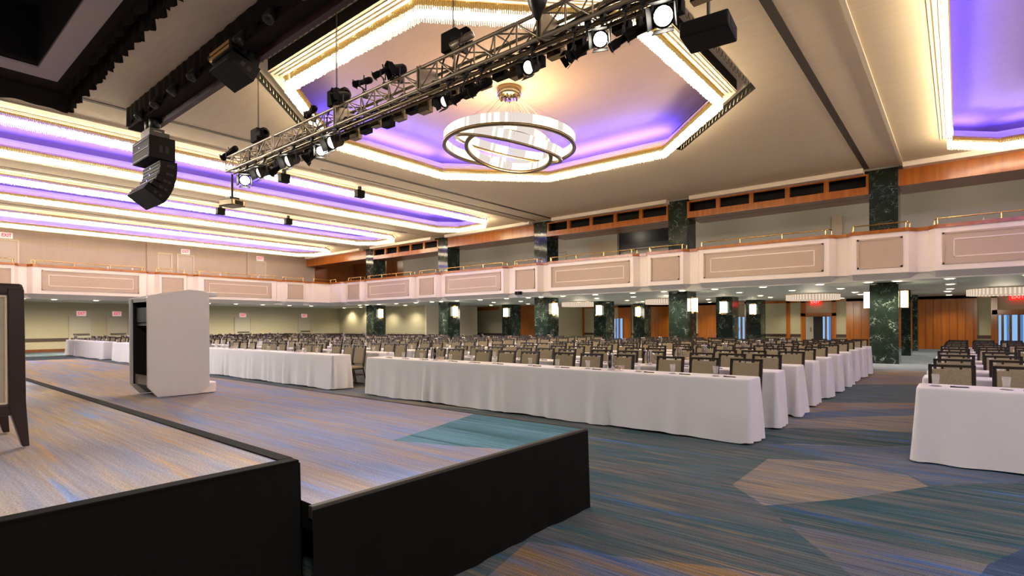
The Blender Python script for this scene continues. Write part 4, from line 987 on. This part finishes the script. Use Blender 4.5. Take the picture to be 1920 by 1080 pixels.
# ------------------------------------------------------------------ classroom tables
DT, HT = .46, .755
def cloth_mesh(L, seed):
    r = random.Random(seed); rc = .035
    pts = []; nrm = []
    def arc(cx_, cy_, a0):
        for i in range(6):
            a = math.radians(a0 + 90 * i / 5); pts.append((cx_ + rc * math.cos(a), cy_ + rc * math.sin(a))); nrm.append((math.cos(a), math.sin(a), 1))
    def line(x0, y0, x1, y1, n, nx, ny):
        for i in range(1, n): pts.append((x0 + (x1 - x0) * i / n, y0 + (y1 - y0) * i / n)); nrm.append((nx, ny, 0))
    nl = int(L / .055)
    arc(L - rc, rc, -90); line(L, rc, L, DT - rc, 9, 1, 0); arc(L - rc, DT - rc, 0); line(L - rc, DT, rc, DT, nl, 0, 1); arc(rc, DT - rc, 90); line(0, DT - rc, 0, rc, 9, -1, 0); arc(rc, rc, 180); line(rc, 0, L - rc, 0, nl, 0, -1)
    S = [0]
    for a, b in zip(pts, pts[1:]): S.append(S[-1] + math.hypot(b[0] - a[0], b[1] - a[1]))
    ph = [r.random() * 6.28 for _ in range(6)]; fold = [(r.random() * L, .025 + .05 * r.random(), r.random() * .055) for _ in range(int(L * 1.6))] + [(L * k / 4 + r.uniform(-.05, .05), .035, .06) for k in (1, 2, 3)]
    mb = MB(); zs = [HT, HT - .004, HT - .02, HT - .06, .62, .48, .34, .20, .10, .015]; n = len(pts)
    for j, z in enumerate(zs):
        t_ = (HT - z) / HT; ins = (-.014, -.004, 0)[j] if j < 3 else 0
        for (x, y), (nx, ny, cr), s in zip(pts, nrm, S):
            w = .012 * math.sin(s * 5 + ph[0]) + .011 * math.sin(s * 11.3 + ph[1]) + .006 * math.sin(s * 23 + ph[2]) + .012 * math.sin(s * 2.1 + ph[3])
            f = sum(a * math.exp(-((x - q - .10 * t_ * math.sin(q * 9)) / wd) ** 2) for q, wd, a in fold) if abs(ny) > .5 else 0
            o = ins + (t_ * 1.0) * (.018 + (.035 if cr else 0) + w + f * (1 - .3 * t_)) + (.012 * t_ * t_ * math.sin(s * 17 + ph[4]))
            zz = z + (.010 * math.sin(s * 3 + ph[5]) + .008 if j == len(zs) - 1 else 0)
            mb.v.append((x + nx * o, y + ny * o, zz))
    for j in range(len(zs) - 1):
        for i in range(n): mb.sm.add(len(mb.f)); mb.f.append((j * n + i, (j + 1) * n + i, (j + 1) * n + (i + 1) % n, j * n + (i + 1) % n)); mb.mi.append(0)
    mb.f.append(tuple(range(n))); mb.mi.append(0)
    return mb
ROWY = [6.50 + 1.2 * i for i in range(10)]
BLOCKS = [('centre block', -9.2, -1.85), ('block left of centre', -17.75, -10.4), ('block behind the lectern', -26.3, -18.95), ('far left block', -34.0, -27.6), ('right block', -.33, 7.0)]
protos = {}
for bi, (bn, x0, x1) in enumerate(BLOCKS):
    L = x1 - x0
    for ri, y in enumerate(ROWY):
        if bi == 3 and ri > 8: continue
        if bi == 4: y = y + .26
        lb = 'long white-clothed table, %s row of the %s' % (ORD[ri], bn)
        if bi == 2: lb = 'long white-clothed table, %s row of the tables partly behind the lectern' % ORD[ri]
        key = (round(L, 2), ri % 4)
        if key in protos: dup(protos[key], (x0, y, 0), 0, lb)
        else:
            t = thing('banquet_table', lb, 'table', (0, 0, 0), 'rows of white-clothed tables')
            cloth_mesh(L, ri + 10 * bi).build('tablecloth', M['cloth'], t)
            mb = MB(); mb.box(.02, L - .02, .02, DT - .02, HT - .04, HT - .012); mb.build('tabletop', M['wooddk'], t)
            t.location = (x0, y, 0); protos[key] = t

# banquet chair, facing -y, origin on the floor under the seat
CMAT = [M['chairf'], M['chairm']]
def chair_parts():
    out_ = []
    q = MB(); q.box(-.20, .20, -.20, .20, .41, .47); out_.append(('seat', q, M['chairf'], .02))
    Tl = Matrix.Translation((0, .20, .46)) @ Matrix.Rotation(math.radians(-9), 4, 'X')
    q = MB(); q.box(-.168, .168, -.022, .022, .05, .425, Tl); out_.append(('back_panel', q, M['chairf'], .01))
    q = MB(); z1 = .475
    for s in (-1, 1): q.box(s * .187 - .018, s * .187 + .018, -.017, .017, -.02, z1, Tl)
    q.box(-.205, .205, -.017, .017, z1 - .028, z1, Tl)
    for s in (-.08, .08): q.box(s - .012, s + .012, -.012, .012, .42, z1 - .02, Tl)
    out_.append(('back_frame', q, M['chairm'], .004))
    q = MB(); q.box(-.20, .20, -.20, .19, .385, .415); out_.append(('seat_frame', q, M['chairm'], 0))
    for s in (-1, 1):
        q = MB(); q.tube((s * .18, -.18, .39), (s * .19, -.21, 0), .014, 6, .010); out_.append(('leg', q, M['chairm'], 0))
        q = MB(); q.tube((s * .185, .19, .45), (s * .19, .30, 0), .015, 6, .011); out_.append(('leg', q, M['chairm'], 0))
    q = MB(); q.tube((-.185, -.196, .26), (-.185, .235, .26), .008); q.tube((.185, -.196, .26), (.185, .235, .26), .008); q.tube((-.185, .235, .26), (.185, .235, .26), .008); out_.append(('stretcher', q, M['chairm'], 0))
    return out_
def merged(parts):
    m = MB()
    for nm, q, mt, bv in parts:
        b = len(m.v); m.v += q.v; k = 0 if mt is M['chairf'] else 1
        for i, f in enumerate(q.f): m.f.append(tuple(b + v for v in f)); m.mi.append(k)
    return m
seats = []
XOFF = []
for k in range(4):
    for j in range(3): XOFF.append(-.34 - k * 1.81 - j * .515)
for bi, (bn, x0, x1) in enumerate(BLOCKS):
    for ri, y in enumerate(ROWY):
        if bi == 3 and ri > 8: continue
        r = random.Random(100 * bi + ri)
        for si_ in range(12):
            if bi == 3 and si_ > 9: continue
            x = (x1 + XOFF[si_] if bi != 4 else x0 - XOFF[si_] - .05)
            yy = y + (.26 if bi == 4 else 0)
            seats.append((bi, ri, si_, x + r.uniform(-.03, .03), yy + .69 + r.uniform(-.03, .04), r.uniform(-.06, .06), yy))
vis = []
for s in seats:
    p = P(s[3], s[4] + .2, .85)
    if p and -10 < p[0] < 1945 and p[1] < 1090 and not (248 < p[0] < 366) and p[0] > 52: vis.append((p[2], s))
vis.sort(key=lambda a: a[0])
SIDE = {0: 'right', 1: 'right', 2: 'right', 3: 'right', 4: 'left'}
BN = {0: 'centre block', 1: 'block left of centre', 2: 'block behind the lectern', 3: 'far left block', 4: 'right block'}
near_proto = far_proto = None
stuff = MB(); base = merged(chair_parts()); gstuff = MB()
# tumbler
GP = [(.0, .0), (.030, .0), (.033, .01), (.027, .03), (.030, .06), (.036, .12), (.0335, .12), (.028, .06), (.022, .035), (.0, .03)]
gproto = None
N_IND = 300
for q, (F, (bi, ri, si_, x, y, rz, ty)) in enumerate(vis):
    where = '%s, %s row, %s seat from its %s end' % (BN[bi], ORD[ri], ORD[si_], SIDE[bi])
    if q < N_IND:
        lb = 'taupe banquet chair, ' + where
        if F < 13.5:
            if near_proto is None:
                near_proto = thing('banquet_chair', lb, 'chair', (0, 0, 0), 'banquet chairs at the clothed tables')
                for nm, m_, mt, bv in chair_parts(): m_.build(nm, mt, near_proto, bv)
                near_proto.location = (x, y, 0); near_proto.rotation_euler = (0, 0, rz)
            else: dup(near_proto, (x, y, 0), rz, lb)
        else:
            if far_proto is None:
                far_proto = props(base.build('banquet_chair', CMAT), lb, 'chair', 'banquet chairs at the clothed tables'); far_proto.location = (x, y, 0); far_proto.rotation_euler = (0, 0, rz)
            else: dup(far_proto, (x, y, 0), rz, lb)
    else:
        R = Matrix.Translation((x, y, 0)) @ Matrix.Rotation(rz, 4, 'Z'); b = len(stuff.v); stuff.v += [tuple(R @ Vector(v)) for v in base.v]
        stuff.f += [tuple(b + v for v in f) for f in base.f]; stuff.mi += base.mi
    # the tumbler laid at that seat
    gx, gy = x - .13, ty + .2
    if q < N_IND:
        lb = 'upturned glass tumbler, ' + where
        if gproto is None:
            mb = MB(); mb.lathe(GP, None, 12); gproto = props(mb.build('tumbler', M['glass']), lb, 'glass', 'tumblers on the clothed tables'); gproto.location = (gx, gy, HT + .002)
        else: dup(gproto, (gx, gy, HT + .002), 0, lb)
    else: gstuff.lathe(GP[:6], Matrix.Translation((gx, gy, HT + .002)), 6)
if stuff.v:
    props(stuff.build('banquet_chair_rows', CMAT), 'farthest rows of taupe banquet chairs, tiny before the far walls', 'chairs', None, 'stuff')
    props(gstuff.build('tumbler_rows', M['glass']), 'glints of tumblers on the farthest clothed tables', 'glasses', None, 'stuff')

# pens and coasters on the nearest tables, pitchers and candy bowls along the rows
pp = cp = None
for (F, (bi, ri, si_, x, y, rz, ty)) in vis:
    if bi in (0, 4) and ri < 2 and F < 13:
        where = '%s, %s row, %s seat from its %s end' % (BN[bi], ORD[ri], ORD[si_], SIDE[bi])
        if pp is None:
            mb = MB(); mb.tube((-.075, 0, .006), (.06, 0, .006), .006, 8); mb.tube((.06, 0, .006), (.075, 0, .006), .006, 8, .001); mb.box(-.075, -.035, -.002, .002, .011, .014); pp = props(mb.build('pen', M['pen']), 'black pen on the cloth, ' + where, 'pen', 'pens on the nearest tables')
            pp.location = (x + .06, ty + .13, HT + .002)
            mb = MB(); mb.lathe([(0, 0), (.05, 0), (.052, .002), (.05, .004), (0, .004)], None, 16); cp = props(mb.build('coaster', M['pen']), 'dark coaster below a tumbler, ' + where, 'coaster', 'coasters on the nearest tables'); cp.location = (x - .13, ty + .2, HT - .002)
        else:
            dup(pp, (x + .06, ty + .13, HT + .002), rz * 3, 'black pen on the cloth, ' + where); dup(cp, (x - .13, ty + .2, HT - .002), 0, 'dark coaster below a tumbler, ' + where)
pit = bowl = None
for bi, (bn, x0, x1) in enumerate(BLOCKS):
    for ri, y in enumerate(ROWY):
        if bi == 3 and ri > 8: continue
        for k, o in enumerate((1.9, 5.5)):
            x = x1 - o - (.28 * ((ri * 3 + bi) % 3) if ri else 0) if bi != 4 else x0 + o
            yy = y + (.26 if bi == 4 else 0)
            p = P(x, yy + .2, .85)
            if not p or p[0] > 1930 or p[0] < 55 or 245 < p[0] < 372: continue
            where = '%s, %s row, %s from its %s end' % (BN[bi], ORD[ri], ORD[k], SIDE[bi])
            if pit is None:
                pit = thing('water_pitcher', 'tall steel water pitcher, ' + where, 'pitcher', (0, 0, 0), 'steel pitchers along the tables')
                mb = MB(); mb.lathe([(0, 0), (.050, 0), (.052, .01), (.047, .12), (.050, .21), (.056, .235), (.052, .235), (.044, .2), (0, .19)], None, 18); mb.build('body', M['steelw'], pit)
                mb = MB(); mb.path([(.046, 0, .05), (.085, 0, .07), (.09, 0, .16), (.05, 0, .19)], .007, 6); mb.build('handle', M['steelw'], pit)
                mb = MB(); mb.prism([(-.056, .018), (-.08, 0), (-.056, -.018)], .215, .235); mb.build('spout', M['steelw'], pit)
                pit.location = (x, yy + .2, HT + .002)
            else: dup(pit, (x, yy + .2, HT + .002), .6 * ((ri + k) % 4), 'tall steel water pitcher, ' + where)
            if ri < 5 and bi in (0, 1):
                if bowl is None:
                    bowl = thing('candy_bowl', 'candy bowl by a pitcher, ' + where, 'bowl', (0, 0, 0), 'candy bowls beside the pitchers')
                    mb = MB(); mb.lathe([(0, 0), (.03, 0), (.035, .01), (.052, .07), (.049, .07), (.033, .015), (0, .012)], None, 16); mb.build('glass', M['glass'], bowl)
                    mb = MB(); rr = random.Random(3)
                    for i in range(22):
                        a, d_ = rr.random() * 6.28, .032 * math.sqrt(rr.random()); mb.lathe([(0, -.009), (.009, 0), (0, .009)], Matrix.Translation((d_ * math.cos(a), d_ * math.sin(a), .02 + .035 * rr.random())), 6)
                    mb.build('candies', M['candy'], bowl)['kind'] = 'stuff'
                    bowl.location = (x + .16, yy + .2, HT + .002)
                else: dup(bowl, (x + .16, yy + .2, HT + .002), 0, 'candy bowl by a pitcher, ' + where)

# ------------------------------------------------------------------ gallery furniture glimpsed above the parapet
gz = 3.5; gp = None
GS = []
for px in (1268, 1296, 1450, 1484, 1820, 1868): GS.append((xat(px, 22.0), 22.0, PI, 'R'))
for y in (6.0, 6.6, 7.5, 8.9, 10.2, 11.0, 13.2, 14.6, 15.4, 17.0, 17.7, 18.6): GS.append((XB - .75, y, PI / 2, 'L'))
cnt = {'R': 0, 'L': 0}
for (x, y, rz, w) in GS:
    cnt[w] += 1; lb = ('dark chair back peeping over the side gallery parapet, number %d from the left' if w == 'R' else 'dark chair back peeping over the far gallery parapet, number %d from the left') % cnt[w]
    if gp is None:
        m_ = merged(chair_parts()); gp = props(m_.build('gallery_chair', [M['chairm'], M['darkwood']]), lb, 'chair', 'dark chairs up in the gallery'); gp.location = (x, y, gz); gp.rotation_euler = (0, 0, rz)
    else: dup(gp, (x, y, gz), rz, lb)
cd = None
for k, (x, y) in enumerate(((xat(1752, 21.5), 21.5), (xat(1845, 21.5), 21.5), (XB - .45, 8.3), (XB - .45, 9.4), (XB - .45, 13.9), (XB - .45, 16.2))):
    lb = ['white folded card on the side gallery ledge, left one', 'white folded card on the side gallery ledge, right one', 'white folded card on the far gallery, first from the left', 'white folded card on the far gallery, second from the left', 'white folded card on the far gallery, third from the left', 'white folded card on the far gallery, fourth from the left'][k]
    t = thing('folded_card', lb, 'card', (x, y, gz), 'white cards on the gallery tables')
    mb = MB(); mb.lathe([(.02, gz), (.22, gz + .01), (.03, gz + .04), (.03, gz + .84)], Matrix.Translation((x, y, 0)), 10); mb.lathe([(0, gz + .84), (.24, gz + .84), (.24, gz + .87), (0, gz + .87)], Matrix.Translation((x, y, 0)), 16)
    tt = props(mb.build('gallery_table', M['darkwood']), 'pedestal table below the ' + lb, 'table', 'dark pedestal tables in the gallery')
    mb = MB(); mb.prism([(-.05, gz + .872), (.05, gz + .872), (.0, gz + 1.06)], -.04, .04, Matrix.Translation((x, y, 0)) @ Matrix(((1, 0, 0, 0), (0, 0, 1, 0), (0, 1, 0, 0), (0, 0, 0, 1)))); mb.build('card', M['cloth'], t)

# ------------------------------------------------------------------ render look
w = bpy.data.worlds.new('world'); SC.world = w; w.use_nodes = True
w.node_tree.nodes['Background'].inputs[0].default_value = (1, .9, .8, 1); w.node_tree.nodes['Background'].inputs[1].default_value = .02
vs = SC.view_settings; vs.view_transform = 'Standard'; vs.look = 'None'; vs.gamma = 1; vs.use_curve_mapping = False; vs.exposure = 1.55
cy = SC.cycles; cy.use_denoising = True; cy.denoiser = 'OPENIMAGEDENOISE'; cy.max_bounces = 7; cy.diffuse_bounces = 4; cy.glossy_bounces = 3; cy.transparent_max_bounces = 8; cy.sample_clamp_indirect = 6
